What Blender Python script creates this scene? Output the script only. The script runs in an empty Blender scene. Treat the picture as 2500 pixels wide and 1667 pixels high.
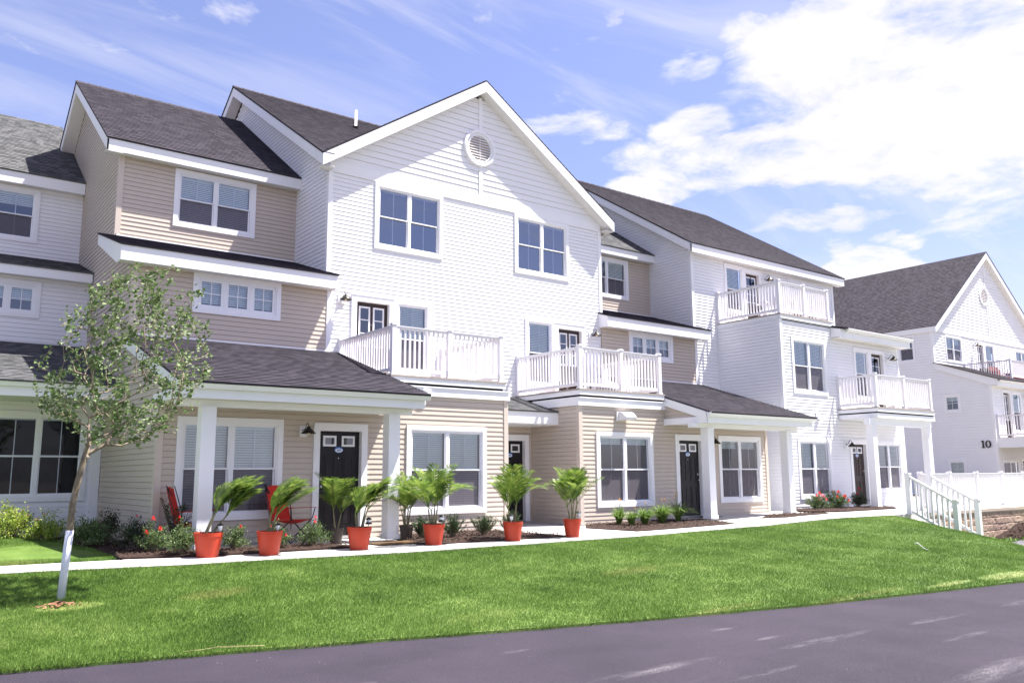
import bpy, bmesh, math, random
import numpy as np
from mathutils import Vector, Matrix, Quaternion

random.seed(7)
rng = np.random.default_rng(7)
sc = bpy.context.scene
col = sc.collection
R = math.radians

# ------------------------------------------------------------------ camera
cam_d = bpy.data.cameras.new('camera')
cam = bpy.data.objects.new('camera', cam_d)
col.objects.link(cam)
cam_d.sensor_width = 36.0
cam_d.lens = 36.0 * 2055.1 / 2500.0
cam_d.clip_start = 0.1
cam_d.clip_end = 3000
yaw, pit, rol = R(37.30), R(8.99), R(-0.39)
F_ = Vector((math.sin(yaw) * math.cos(pit), math.cos(yaw) * math.cos(pit), math.sin(pit)))
R_ = Vector((math.cos(yaw), -math.sin(yaw), 0))
U_ = R_.cross(F_)
R2 = R_ * math.cos(rol) + U_ * math.sin(rol)
U2 = -R_ * math.sin(rol) + U_ * math.cos(rol)
m = Matrix((R2, U2, -F_)).transposed().to_4x4()
m.translation = Vector((0, 0, 1.1714))
cam.matrix_world = m
sc.camera = cam

# ------------------------------------------------------------------ sun, sky, exposure
SUN = Vector((2.1, -1.0, 4.9)).normalized()
sd = bpy.data.lights.new('sun', 'SUN')
sd.energy = 5.0
sd.angle = R(0.53)
sd.color = (1.0, 0.95, 0.88)
so = bpy.data.objects.new('sun', sd)
col.objects.link(so)
so.rotation_euler = SUN.to_track_quat('Z', 'Y').to_euler()
so.location = (30, -20, 60)

EXPOSURE = 1.66
SKY_STRENGTH = 0.056
sc.view_settings.view_transform = 'Standard'
sc.view_settings.look = 'None'
sc.view_settings.exposure = EXPOSURE
sc.view_settings.gamma = 1
sc.view_settings.use_curve_mapping = False
sc.cycles.use_denoising = True
sc.cycles.max_bounces = 8
sc.cycles.transparent_max_bounces = 24
sc.cycles.diffuse_bounces = 4
sc.cycles.glossy_bounces = 3

world = bpy.data.worlds.new('World')
sc.world = world
world.use_nodes = True
wt = world.node_tree
wn, wl = wt.nodes, wt.links
wn.clear()
def N(nodes, typ, **kw):
    n = nodes.new(typ)
    for k, v in kw.items():
        setattr(n, k, v)
    return n
def wmath(op, a, b=None, clamp=False):
    n = wn.new('ShaderNodeMath'); n.operation = op; n.use_clamp = clamp
    for i, v in enumerate((a, b)):
        if v is None: continue
        if isinstance(v, (int, float)): n.inputs[i].default_value = v
        else: wl.new(v, n.inputs[i])
    return n.outputs[0]
out = N(wn, 'ShaderNodeOutputWorld')
bg = N(wn, 'ShaderNodeBackground')
bg.inputs['Strength'].default_value = SKY_STRENGTH
wl.new(bg.outputs[0], out.inputs[0])
sky = N(wn, 'ShaderNodeTexSky', sky_type='NISHITA')
sky.sun_disc = False
sky.sun_elevation = math.asin(SUN.z)
sky.sun_rotation = math.atan2(SUN.x, SUN.y)
sky.altitude = 100
sky.air_density = 1.0
sky.dust_density = 1.2
sky.ozone_density = 2.0
tc = N(wn, 'ShaderNodeTexCoord')
sep = N(wn, 'ShaderNodeSeparateXYZ'); wl.new(tc.outputs['Generated'], sep.inputs[0])
az = wmath('MULTIPLY', wmath('ARCTAN2', sep.outputs[0], sep.outputs[1]), 180 / math.pi)
el = wmath('MULTIPLY', wmath('ARCSINE', sep.outputs[2]), 180 / math.pi)
# tint toward periwinkle (air of that day)
tint = N(wn, 'ShaderNodeMix', data_type='RGBA', blend_type='MULTIPLY')
tint.inputs[0].default_value = 1.0
wl.new(sky.outputs[0], tint.inputs[6])
tint.inputs[7].default_value = (1.18, 1.06, 1.34, 1)
# noise fields on the direction, flattened like a cloud layer
cmb = N(wn, 'ShaderNodeCombineXYZ')
den = wmath('ADD', wmath('ABSOLUTE', sep.outputs[2]), 0.25)
wl.new(wmath('DIVIDE', sep.outputs[0], den), cmb.inputs[0])
wl.new(wmath('DIVIDE', sep.outputs[1], den), cmb.inputs[1])
wl.new(wmath('MULTIPLY', sep.outputs[2], 2.5), cmb.inputs[2])
def wnoise(scale, detail, rough, dist=0.0, vec=None, off=(0, 0, 0), scl=(1, 1, 1), rot=(0, 0, 0)):
    mp = N(wn, 'ShaderNodeMapping')
    mp.inputs['Location'].default_value = off
    mp.inputs['Rotation'].default_value = rot
    mp.inputs['Scale'].default_value = scl
    wl.new(vec or cmb.outputs[0], mp.inputs[0])
    n = N(wn, 'ShaderNodeTexNoise')
    n.inputs['Scale'].default_value = scale
    n.inputs['Detail'].default_value = detail
    n.inputs['Roughness'].default_value = rough
    n.inputs['Distortion'].default_value = dist
    wl.new(mp.outputs[0], n.inputs['Vector'])
    return n.outputs[0]
n1 = wnoise(5.2, 9, 0.62, 0.25, off=(3.1, 1.7, 0.4))
n2 = wnoise(1.5, 6, 0.55, 0.3, off=(7.3, 2.2, 5.0))
CLOUDS = [(64.9,25.6,12.5,4.9,1.0),(70.5,21.8,7.5,6.1,1.0),(60.4,28.0,4.7,2.6,.9),(53.8,28.3,2.4,1.3,.75),
          (62.1,20.7,9.0,3.0,1.0),(52.6,20.2,6.6,2.2,.95),(50.6,22.8,3.4,1.6,.7),(67.5,20.6,8.4,3.0,1.0),
          (47.6,18.7,3.4,1.1,.8),(61.1,12.6,3.4,1.7,.85),(63.1,14.3,1.9,1.0,.6),(59.4,16.2,5.5,1.1,.45),
          (48.9,26.8,2.6,0.9,.6),(41.5,22.7,5.5,1.4,.5),(16.7,28.8,1.7,1.1,.36),(4.4,25.7,6.6,1.4,.35),
          (45.0,30.3,1.0,1.0,.45),(70.2,14.9,6.6,1.2,.45),(36.0,30.2,1.0,.9,.4),(95,30,25,9,.9),(-40,25,22,6,.8),
          (150,35,35,10,.75),(-110,22,28,8,.7),(-160,45,30,12,.6)]
total = None
# jitter the outlines with low noise
jx = wmath('MULTIPLY', wmath('SUBTRACT', wnoise(3.0, 5, 0.6, off=(1, 9, 2)), 0.5), 7.0)
jy = wmath('MULTIPLY', wmath('SUBTRACT', wnoise(3.0, 5, 0.6, off=(8, 3, 7)), 0.5), 5.0)
azj, elj = wmath('ADD', az, jx), wmath('ADD', el, jy)
for a, e, ra, re, k in CLOUDS:
    dx = wmath('DIVIDE', wmath('SUBTRACT', azj, a), ra)
    dy = wmath('DIVIDE', wmath('SUBTRACT', elj, e), re)
    d2 = wmath('ADD', wmath('MULTIPLY', dx, dx), wmath('MULTIPLY', dy, dy))
    v = wmath('MULTIPLY', wmath('SUBTRACT', 1.55, d2, True), k)
    total = v if total is None else wmath('MAXIMUM', total, v)
shape = wmath('ADD', wmath('MULTIPLY', total, 0.75), wmath('MULTIPLY', wmath('SUBTRACT', n1, 0.5), 1.9))
mr = N(wn, 'ShaderNodeMapRange', interpolation_type='SMOOTHSTEP')
wl.new(shape, mr.inputs[0])
mr.inputs[1].default_value = 0.15
mr.inputs[2].default_value = 0.74
# thin streaks of high cloud
cir = wnoise(1.1, 8, 0.58, 0.9, off=(2.0, 5.5, 1.0), scl=(1.0, 3.4, 1.0), rot=(0, 0, R(25)))
mr2 = N(wn, 'ShaderNodeMapRange', interpolation_type='SMOOTHSTEP')
wl.new(cir, mr2.inputs[0]); mr2.inputs[1].default_value = 0.36; mr2.inputs[2].default_value = 0.78
cirr = wmath('MULTIPLY', mr2.outputs[0], 0.58)
# paler low down
low = N(wn, 'ShaderNodeMapRange', interpolation_type='SMOOTHSTEP')
wl.new(el, low.inputs[0])
low.inputs[1].default_value = 20; low.inputs[2].default_value = 0
low.inputs[3].default_value = 0.07; low.inputs[4].default_value = 0.38
alpha = wmath('MAXIMUM', wmath('MAXIMUM', mr.outputs[0], cirr), low.outputs[0])
mixc = N(wn, 'ShaderNodeMix', data_type='RGBA')
wl.new(alpha, mixc.inputs[0])
wl.new(tint.outputs[2], mixc.inputs[6])
shade = N(wn, 'ShaderNodeMix', data_type='RGBA')
wl.new(n2, shade.inputs[0])
shade.inputs[6].default_value = (5.3, 5.2, 5.8, 1)
shade.inputs[7].default_value = (6.6, 6.5, 6.9, 1)
wl.new(shade.outputs[2], mixc.inputs[7])
wl.new(mixc.outputs[2], bg.inputs['Color'])

# ------------------------------------------------------------------ materials
def mat(name, color, rough=0.6, var=0.06, nscale=3.0, bump=0.0, bscale=60.0, spec=0.3, metal=0.0, trans=0.0, ramp=None, aniso=(1, 1, 1)):
    """principled material with a mottled base colour and fine relief"""
    mt = bpy.data.materials.new(name); mt.use_nodes = True
    nt = mt.node_tree; b = nt.nodes['Principled BSDF']
    b.inputs['Roughness'].default_value = rough
    b.inputs['Specular IOR Level'].default_value = spec
    b.inputs['Metallic'].default_value = metal
    tcn = nt.nodes.new('ShaderNodeTexCoord')
    mp = nt.nodes.new('ShaderNodeMapping'); mp.inputs['Scale'].default_value = aniso
    nt.links.new(tcn.outputs['Object'], mp.inputs[0])
    no = nt.nodes.new('ShaderNodeTexNoise'); no.inputs['Scale'].default_value = nscale
    no.inputs['Detail'].default_value = 6; no.inputs['Roughness'].default_value = 0.6
    nt.links.new(mp.outputs[0], no.inputs['Vector'])
    cr = nt.nodes.new('ShaderNodeValToRGB')
    if ramp:
        els = cr.color_ramp.elements
        els[0].position, els[0].color = ramp[0][0], (*ramp[0][1], 1)
        els[1].position, els[1].color = ramp[-1][0], (*ramp[-1][1], 1)
        for p, c in ramp[1:-1]:
            e_ = els.new(p); e_.color = (*c, 1)
    else:
        cr.color_ramp.elements[0].position = 0.3
        cr.color_ramp.elements[1].position = 0.7
        cr.color_ramp.elements[0].color = (*[max(0, c * (1 - var)) for c in color], 1)
        cr.color_ramp.elements[1].color = (*[min(1, c * (1 + var)) for c in color], 1)
    nt.links.new(no.outputs[0], cr.inputs[0])
    nt.links.new(cr.outputs[0], b.inputs['Base Color'])
    if bump:
        n2_ = nt.nodes.new('ShaderNodeTexNoise'); n2_.inputs['Scale'].default_value = bscale
        n2_.inputs['Detail'].default_value = 4
        nt.links.new(tcn.outputs['Object'], n2_.inputs['Vector'])
        bp = nt.nodes.new('ShaderNodeBump'); bp.inputs['Strength'].default_value = bump
        bp.inputs['Distance'].default_value = 0.01
        nt.links.new(n2_.outputs[0], bp.inputs['Height'])
        nt.links.new(bp.outputs[0], b.inputs['Normal'])
    if trans:
        tr = nt.nodes.new('ShaderNodeBsdfTranslucent')
        nt.links.new(cr.outputs[0], tr.inputs[0])
        mx = nt.nodes.new('ShaderNodeMixShader'); mx.inputs[0].default_value = trans
        nt.links.new(b.outputs[0], mx.inputs[1]); nt.links.new(tr.outputs[0], mx.inputs[2])
        nt.links.new(mx.outputs[0], nt.nodes['Material Output'].inputs[0])
    return mt

M = {}
M['white'] = mat('white_vinyl_siding', (0.80, 0.80, 0.83), 0.45, 0.025, 1.3, 0.04, 90)
M['trim'] = mat('white_trim', (0.82, 0.82, 0.85), 0.4, 0.02, 2.0, 0.02, 60)
M['tan'] = mat('tan_vinyl_siding', (0.540, 0.468, 0.402), 0.5, 0.035, 1.3, 0.05, 90)
M['tanpost'] = mat('tan_corner_trim', (0.58, 0.505, 0.44), 0.5, 0.03, 1.3)
M['soffit'] = mat('white_soffit', (0.74, 0.73, 0.74), 0.55, 0.03, 4.0)
M['rail'] = mat('white_vinyl_railing', (0.79, 0.775, 0.815), 0.35, 0.01, 3.0)
M['sash'] = mat('white_sash', (0.80, 0.81, 0.85), 0.4, 0.01)
M['door'] = mat('black_door_paint', (0.014, 0.012, 0.014), 0.42, 0.2, 8.0, 0.05, 30)
M['brown_door'] = mat('dark_brown_door_paint', (0.040, 0.026, 0.024), 0.42, 0.15, 8.0, 0.05, 30)
M['metal'] = mat('dark_bronze_metal', (0.016, 0.014, 0.014), 0.45, 0.2, 20, spec=.25)
M['steel'] = mat('brushed_steel', (0.55, 0.55, 0.57), 0.3, 0.05, metal=0.9)
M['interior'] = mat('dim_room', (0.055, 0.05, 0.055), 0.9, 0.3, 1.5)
M['blind'] = mat('white_blind_slat', (0.86, 0.90, 0.90), 0.6, 0.02)
M['concrete'] = mat('pale_concrete', (0.60, 0.58, 0.56), 0.85, 0.05, 2.2, 0.15, 120,
                    ramp=[(0.25, (0.40, 0.385, 0.375)), (0.5, (0.46, 0.445, 0.435)), (0.8, (0.52, 0.505, 0.49))])
M['mulch'] = mat('brown_bark_mulch', (0.07, 0.04, 0.03), 0.95, 0.5, 45, 0.9, 70,
                 ramp=[(0.3, (0.010, 0.006, 0.005)), (0.5, (0.030, 0.016, 0.012)), (0.72, (0.085, 0.05, 0.038))])
M['chip'] = mat('bark_chip', (0.11, 0.065, 0.045), 0.9, 0.5, 9, ramp=[(0.3, (0.02, 0.010, 0.007)), (0.55, (0.06, 0.034, 0.024)), (0.75, (0.20, 0.13, 0.09))])
M['red_pot'] = mat('red_plastic_pot', (0.40, 0.042, 0.018), 0.45, 0.06, 9, 0.03, 30)
M['brown_pot'] = mat('dark_brown_plastic_pot', (0.055, 0.043, 0.038), 0.5, 0.12, 8)
M['soil'] = mat('potting_soil', (0.045, 0.028, 0.02), 0.95, 0.4, 40, 0.6, 60)
M['red_fabric'] = mat('red_chair_fabric', (0.52, 0.028, 0.018), 0.8, 0.12, 9, 0.1, 200)
M['black_fabric'] = mat('black_chair_fabric', (0.015, 0.014, 0.016), 0.85, 0.1)
M['black_metal'] = mat('black_tube', (0.02, 0.02, 0.022), 0.4, 0.1)
M['bark'] = mat('grey_brown_bark', (0.20, 0.155, 0.115), 0.9, 0.3, 16, 0.5, 50, ramp=[(0.3, (0.11, 0.08, 0.058)), (0.5, (0.21, 0.165, 0.12)), (0.75, (0.33, 0.28, 0.22))], aniso=(1, 1, 0.3))
M['twig'] = mat('pale_twig_bark', (0.24, 0.19, 0.15), 0.9, 0.3, 16)
M['guard'] = mat('white_tree_guard', (0.72, 0.73, 0.80), 0.4, 0.02)
M['leaf'] = mat('tree_leaf', (0.06, 0.12, 0.03), 0.5, 0.4, 9.0, trans=0.35, ramp=[(0.3, (0.055, 0.105, 0.032)), (0.5, (0.11, 0.175, 0.055)), (0.72, (0.24, 0.30, 0.14))])
M['leaf_pale'] = mat('tree_leaf_underside', (0.22, 0.27, 0.14), 0.6, 0.25, 9.0, trans=0.3)
M['palm'] = mat('palm_leaflet', (0.10, 0.19, 0.03), 0.4, 0.4, 7.0, trans=0.35, ramp=[(0.3, (0.035, 0.085, 0.016)), (0.5, (0.125, 0.21, 0.030)), (0.70, (0.38, 0.46, 0.11))])
M['palm_stem'] = mat('palm_stem', (0.17, 0.16, 0.09), 0.6, 0.3, 12)
M['rose_leaf'] = mat('rose_leaf', (0.06, 0.11, 0.035), 0.5, 0.4, 14, trans=0.25, ramp=[(0.3, (0.035, 0.075, 0.022)), (0.5, (0.085, 0.145, 0.045)), (0.72, (0.28, 0.32, 0.15))])
M['dark_leaf'] = mat('dark_rose_leaf', (0.035, 0.05, 0.025), 0.5, 0.4, 14, trans=0.2, ramp=[(0.3, (0.018, 0.028, 0.014)), (0.55, (0.04, 0.065, 0.028)), (0.8, (0.09, 0.08, 0.045))])
M['lime_leaf'] = mat('lime_spirea_leaf', (0.17, 0.24, 0.035), 0.55, 0.4, 9, trans=0.3, ramp=[(0.3, (0.10, 0.19, 0.03)), (0.5, (0.25, 0.34, 0.05)), (0.72, (0.50, 0.54, 0.11))])
M['yew'] = mat('juniper_needles', (0.035, 0.075, 0.028), 0.6, 0.4, 9, trans=0.15, ramp=[(0.3, (0.018, 0.042, 0.018)), (0.5, (0.04, 0.085, 0.028)), (0.75, (0.09, 0.15, 0.05))])
M['lily'] = mat('daylily_leaf', (0.15, 0.24, 0.055), 0.5, 0.3, 9, trans=0.3)
M['rose'] = mat('red_rose_petals', (0.75, 0.03, 0.035), 0.6, 0.2, 9, trans=0.2)
M['pink'] = mat('pink_spirea_flowers', (0.50, 0.09, 0.16), 0.7, 0.25, 20, trans=0.2)
M['yellow'] = mat('yellow_lily_flowers', (0.75, 0.42, 0.05), 0.6, 0.2, 9)
M['stone'] = mat('grey_fieldstone', (0.11, 0.105, 0.12), 0.85, 0.3, 6, 0.4, 30)
M['grit'] = mat('pale_grit', (0.17, 0.16, 0.155), 0.9, 0.3, 9)
M['straw'] = mat('dry_straw', (0.33, 0.27, 0.15), 0.8, 0.2, 9)
M['coir'] = mat('brown_coir', (0.11, 0.065, 0.032), 0.95, 0.3, 60, 0.5, 200)
M['plaque_white'] = mat('plaque_white', (0.75, 0.80, 0.85), 0.5, 0.02)
M['plaque_blue'] = mat('plaque_blue', (0.03, 0.13, 0.42), 0.4, 0.05)
M['glow'] = mat('warm_bulb', (0.8, 0.7, 0.5), 0.4, 0.0)
M['wicker'] = mat('red_brown_wicker', (0.20, 0.055, 0.045), 0.7, 0.25, 40, 0.3, 90)
M['block'] = mat('split_face_block', (0.36, 0.25, 0.20), 0.95, 0.3, 22, 1.0, 45,
                 ramp=[(0.28, (0.20, 0.13, 0.105)), (0.5, (0.38, 0.265, 0.21)), (0.75, (0.52, 0.42, 0.36))])
M['cap'] = mat('wall_cap_stone', (0.46, 0.36, 0.31), 0.9, 0.2, 14, 0.5, 60)
M['gap'] = mat('painted_gap_shade', (0.02, 0.018, 0.02), 0.9, 0.1)  # near-black colour standing in for shade in the gap below the decks
M['dark_tread'] = mat('deck_board', (0.36, 0.31, 0.28), 0.8, 0.15, 9)
M['earth'] = mat('dry_earth', (0.22, 0.19, 0.16), 0.95, 0.2, 0.5)
M['weed'] = mat('broad_leaf_weed', (0.15, 0.24, 0.06), 0.6, 0.3, 12, trans=0.25)

def glass_mat(name, refl, tintc, mesh=0.0):
    mt = bpy.data.materials.new(name); mt.use_nodes = True
    nt = mt.node_tree; nt.nodes.clear()
    o = nt.nodes.new('ShaderNodeOutputMaterial')
    tr = nt.nodes.new('ShaderNodeBsdfTransparent'); tr.inputs[0].default_value = (*tintc, 1)
    gl = nt.nodes.new('ShaderNodeBsdfGlossy'); gl.inputs['Roughness'].default_value = 0.015
    gl.inputs[0].default_value = (0.85, 0.9, 1.0, 1)
    fr = nt.nodes.new('ShaderNodeFresnel'); fr.inputs[0].default_value = 1.5
    ad = nt.nodes.new('ShaderNodeMath'); ad.operation = 'ADD'; ad.use_clamp = True
    nt.links.new(fr.outputs[0], ad.inputs[0]); ad.inputs[1].default_value = refl
    no = nt.nodes.new('ShaderNodeTexNoise'); no.inputs['Scale'].default_value = 1.3
    tcn = nt.nodes.new('ShaderNodeTexCoord'); nt.links.new(tcn.outputs['Object'], no.inputs['Vector'])
    bp = nt.nodes.new('ShaderNodeBump'); bp.inputs['Strength'].default_value = 0.05; bp.inputs['Distance'].default_value = 0.05
    nt.links.new(no.outputs[0], bp.inputs['Height']); nt.links.new(bp.outputs[0], gl.inputs['Normal'])
    mx = nt.nodes.new('ShaderNodeMixShader')
    nt.links.new(ad.outputs[0], mx.inputs[0]); nt.links.new(tr.outputs[0], mx.inputs[1]); nt.links.new(gl.outputs[0], mx.inputs[2])
    last = mx
    if mesh:
        df = nt.nodes.new('ShaderNodeBsdfDiffuse'); df.inputs[0].default_value = (.20, .185, .215, 1)
        last = nt.nodes.new('ShaderNodeMixShader'); last.inputs[0].default_value = mesh
        nt.links.new(mx.outputs[0], last.inputs[1]); nt.links.new(df.outputs[0], last.inputs[2])
    nt.links.new(last.outputs[0], o.inputs[0])
    return mt
M['glass'] = glass_mat('window_glass', 0.10, (0.90, 0.95, 0.95))
M['sky_glass'] = glass_mat('sky_reflecting_glass', 0.21, (0.85, 0.9, 0.92))
M['dark_glass'] = glass_mat('low_mirror_glass', -0.02, (0.85, 0.9, 0.9))  # mirroring cut to imitate dark reflections of opposite houses that are not built
M['screen'] = glass_mat('screened_glass', 0.0, (0.62, 0.62, 0.66), 0.5)

def shingle_mat(name, c0, c1, c2, moss=0.0):
    mt = bpy.data.materials.new(name); mt.use_nodes = True
    nt = mt.node_tree; b = nt.nodes['Principled BSDF']; b.inputs['Roughness'].default_value = 0.9
    b.inputs['Specular IOR Level'].default_value = 0.2
    uv = nt.nodes.new('ShaderNodeUVMap')
    sp = nt.nodes.new('ShaderNodeSeparateXYZ'); nt.links.new(uv.outputs[0], sp.inputs[0])
    def mth(op, a, bb=None):
        n = nt.nodes.new('ShaderNodeMath'); n.operation = op
        for i, v in enumerate((a, bb)):
            if v is None: continue
            if isinstance(v, (int, float)): n.inputs[i].default_value = v
            else: nt.links.new(v, n.inputs[i])
        return n.outputs[0]
    row = mth('FLOOR', sp.outputs[1])
    wn_ = nt.nodes.new('ShaderNodeTexWhiteNoise'); wn_.noise_dimensions = '1D'; nt.links.new(row, wn_.inputs['W'])
    xs = mth('ADD', mth('DIVIDE', sp.outputs[0], 0.17), mth('MULTIPLY', wn_.outputs[0], 9.0))
    cmb_ = nt.nodes.new('ShaderNodeCombineXYZ'); nt.links.new(mth('FLOOR', xs), cmb_.inputs[0]); nt.links.new(row, cmb_.inputs[1])
    w2 = nt.nodes.new('ShaderNodeTexWhiteNoise'); w2.noise_dimensions = '2D'; nt.links.new(cmb_.outputs[0], w2.inputs['Vector'])
    no = nt.nodes.new('ShaderNodeTexNoise'); no.inputs['Scale'].default_value = 90; no.inputs['Detail'].default_value = 3
    tcn = nt.nodes.new('ShaderNodeTexCoord'); nt.links.new(tcn.outputs['Object'], no.inputs['Vector'])
    lg = nt.nodes.new('ShaderNodeTexNoise'); lg.inputs['Scale'].default_value = 0.6; nt.links.new(tcn.outputs['Object'], lg.inputs['Vector'])
    f = mth('ADD', mth('ADD', mth('MULTIPLY', w2.outputs[0], 0.46), mth('MULTIPLY', no.outputs[0], 0.55)), mth('MULTIPLY', mth('SUBTRACT', lg.outputs[0], 0.5), 0.08))
    cr = nt.nodes.new('ShaderNodeValToRGB')
    cr.color_ramp.elements[0].position = 0.12; cr.color_ramp.elements[0].color = (*c0, 1)
    cr.color_ramp.elements[1].position = 0.92; cr.color_ramp.elements[1].color = (*c2, 1)
    e_ = cr.color_ramp.elements.new(0.5); e_.color = (*c1, 1)
    nt.links.new(f, cr.inputs[0]); nt.links.new(cr.outputs[0], b.inputs['Base Color'])
    bp = nt.nodes.new('ShaderNodeBump'); bp.inputs['Strength'].default_value = 0.6; bp.inputs['Distance'].default_value = 0.006
    nt.links.new(f, bp.inputs['Height']); nt.links.new(bp.outputs[0], b.inputs['Normal'])
    return mt
M['shingle'] = shingle_mat('charcoal_asphalt_shingle', (0.016, 0.014, 0.020), (0.034, 0.030, 0.040), (0.066, 0.058, 0.074))
M['shingle_grey'] = shingle_mat('weathered_grey_shingle', (0.035, 0.037, 0.039), (0.085, 0.087, 0.090), (0.16, 0.158, 0.165))

# ------------------------------------------------------------------ object helpers
WM = {}     # world matrices of everything linked so far
def tag(o, label=None, cat=None, group=None, kind=None):
    if label: o['label'] = label
    if cat: o['category'] = cat
    if group: o['group'] = group
    if kind: o['kind'] = kind
    return o
def put(o, parent=None, mw=None):
    """link o with world matrix mw under parent"""
    col.objects.link(o)
    mw = mw or Matrix()
    if parent is not None:
        o.parent = parent
        o.matrix_parent_inverse = WM[parent.name].inverted()
    o.matrix_basis = mw
    WM[o.name] = mw.copy()
    return o
def thing(name, loc, label, cat, group=None):
    o = bpy.data.objects.new(name, None)
    o.empty_display_size = 0.2
    put(o, None, Matrix.Translation(Vector(loc)))
    return tag(o, label, cat, group)
class MB:
    def __init__(s): s.v = []; s.f = []; s.uv = None
    def q(s, *pts):
        n = len(s.v); s.v += [tuple(p) for p in pts]; s.f.append(tuple(range(n, n + len(pts)))); return s
    def box(s, x0, x1, y0, y1, z0, z1):
        n = len(s.v)
        s.v += [(x0,y0,z0),(x1,y0,z0),(x1,y1,z0),(x0,y1,z0),(x0,y0,z1),(x1,y0,z1),(x1,y1,z1),(x0,y1,z1)]
        for f in ((0,3,2,1),(4,5,6,7),(0,1,5,4),(1,2,6,5),(2,3,7,6),(3,0,4,7)): s.f.append(tuple(n + i for i in f))
        return s
    def prism(s, poly, d):
        """poly: list of 3D points (a planar loop), extruded by vector d"""
        n = len(s.v); k = len(poly); d = Vector(d)
        s.v += [tuple(p) for p in poly] + [tuple(Vector(p) + d) for p in poly]
        s.f.append(tuple(range(n, n + k))); s.f.append(tuple(range(n + 2 * k - 1, n + k - 1, -1)))
        for i in range(k):
            j = (i + 1) % k
            s.f.append((n + i, n + k + i, n + k + j, n + j))
        return s
    def tube(s, pts, r, seg=6, r2=None, caps=True):
        pts = [Vector(p) for p in pts]; n0 = len(s.v); L = len(pts)
        up = Vector((0, 0, 1))
        for i, p in enumerate(pts):
            t = (pts[min(i + 1, L - 1)] - pts[max(i - 1, 0)]).normalized()
            a = t.cross(up)
            if a.length < 1e-3: a = Vector((1, 0, 0))
            a.normalize(); b = t.cross(a)
            rr = r[i] if isinstance(r, (list, tuple)) else (r if r2 is None else r + (r2 - r) * i / max(1, L - 1))
            for k in range(seg):
                an = 2 * math.pi * k / seg
                s.v.append(tuple(p + a * (math.cos(an) * rr) + b * (math.sin(an) * rr)))
        for i in range(L - 1):
            for k in range(seg):
                k2 = (k + 1) % seg
                s.f.append((n0 + i * seg + k, n0 + i * seg + k2, n0 + (i + 1) * seg + k2, n0 + (i + 1) * seg + k))
        if caps:
            s.f.append(tuple(n0 + k for k in range(seg))[::-1])
            s.f.append(tuple(n0 + (L - 1) * seg + k for k in range(seg)))
        return s
    def lathe(s, prof, c=(0, 0, 0), seg=20):
        n0 = len(s.v)
        for r, z in prof:
            for k in range(seg):
                a = 2 * math.pi * k / seg
                s.v.append((c[0] + r * math.cos(a), c[1] + r * math.sin(a), c[2] + z))
        for i in range(len(prof) - 1):
            for k in range(seg):
                k2 = (k + 1) % seg
                s.f.append((n0 + i * seg + k, n0 + i * seg + k2, n0 + (i + 1) * seg + k2, n0 + (i + 1) * seg + k))
        return s
    def mesh(s, name, mt, smooth=False):
        me = bpy.data.meshes.new(name)
        me.from_pydata(s.v, [], s.f)
        if s.uv is not None:
            ul = me.uv_layers.new(name='UVMap')
            ul.data.foreach_set('uv', np.array(s.uv, dtype=np.float32).ravel())
        if mt is not None: me.materials.append(mt)
        if smooth: me.polygons.foreach_set('use_smooth', [True] * len(me.polygons))
        me.update()
        return me
    def build(s, name, mt, parent=None, mw=None, smooth=False, kind=None):
        o = bpy.data.objects.new(name, s.mesh(name, mt, smooth))
        put(o, parent, mw)
        if kind: o['kind'] = kind
        return o
def inst(name, me, parent, mw):
    o = bpy.data.objects.new(name, me)
    return put(o, parent, mw)
def T(x, y, z): return Matrix.Translation(Vector((x, y, z)))
FRONT = Matrix()                                   # local x = right, local y = into the wall
LEFT = Matrix.Rotation(R(-90), 4, 'Z')             # a wall facing -X: local x = -Y, local y = +X
def fr(y0): return T(0, y0, 0)                     # front wall frame at Y = y0
def lf(x0): return T(x0, 0, 0) @ LEFT              # left facing wall frame at X = x0

# siding boards: one unit mesh per colour, scaled along its length
EXPO = 0.1035
def board_mesh(mt, h, lip):
    b = MB()
    g = 0.007
    b.q((0, -lip, 0), (1, -lip, 0), (1, -0.001, h - g), (0, -0.001, h - g))
    b.q((0, -0.001, h - g), (1, -0.001, h - g), (1, 0.013, h - g), (0, 0.013, h - g))
    b.q((0, 0.013, h - g), (1, 0.013, h - g), (1, 0.013, h), (0, 0.013, h))
    b.q((0, 0.013, 0), (1, 0.013, 0), (1, -lip, 0), (0, -lip, 0))
    return b.mesh('siding_board', mt)
BOARD = {k: board_mesh(M[k], EXPO, {'white': .0095, 'tan': .0115}[k]) for k in ('white', 'tan')}
SHAKE = board_mesh(M['white'], 0.165, 0.016)

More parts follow.
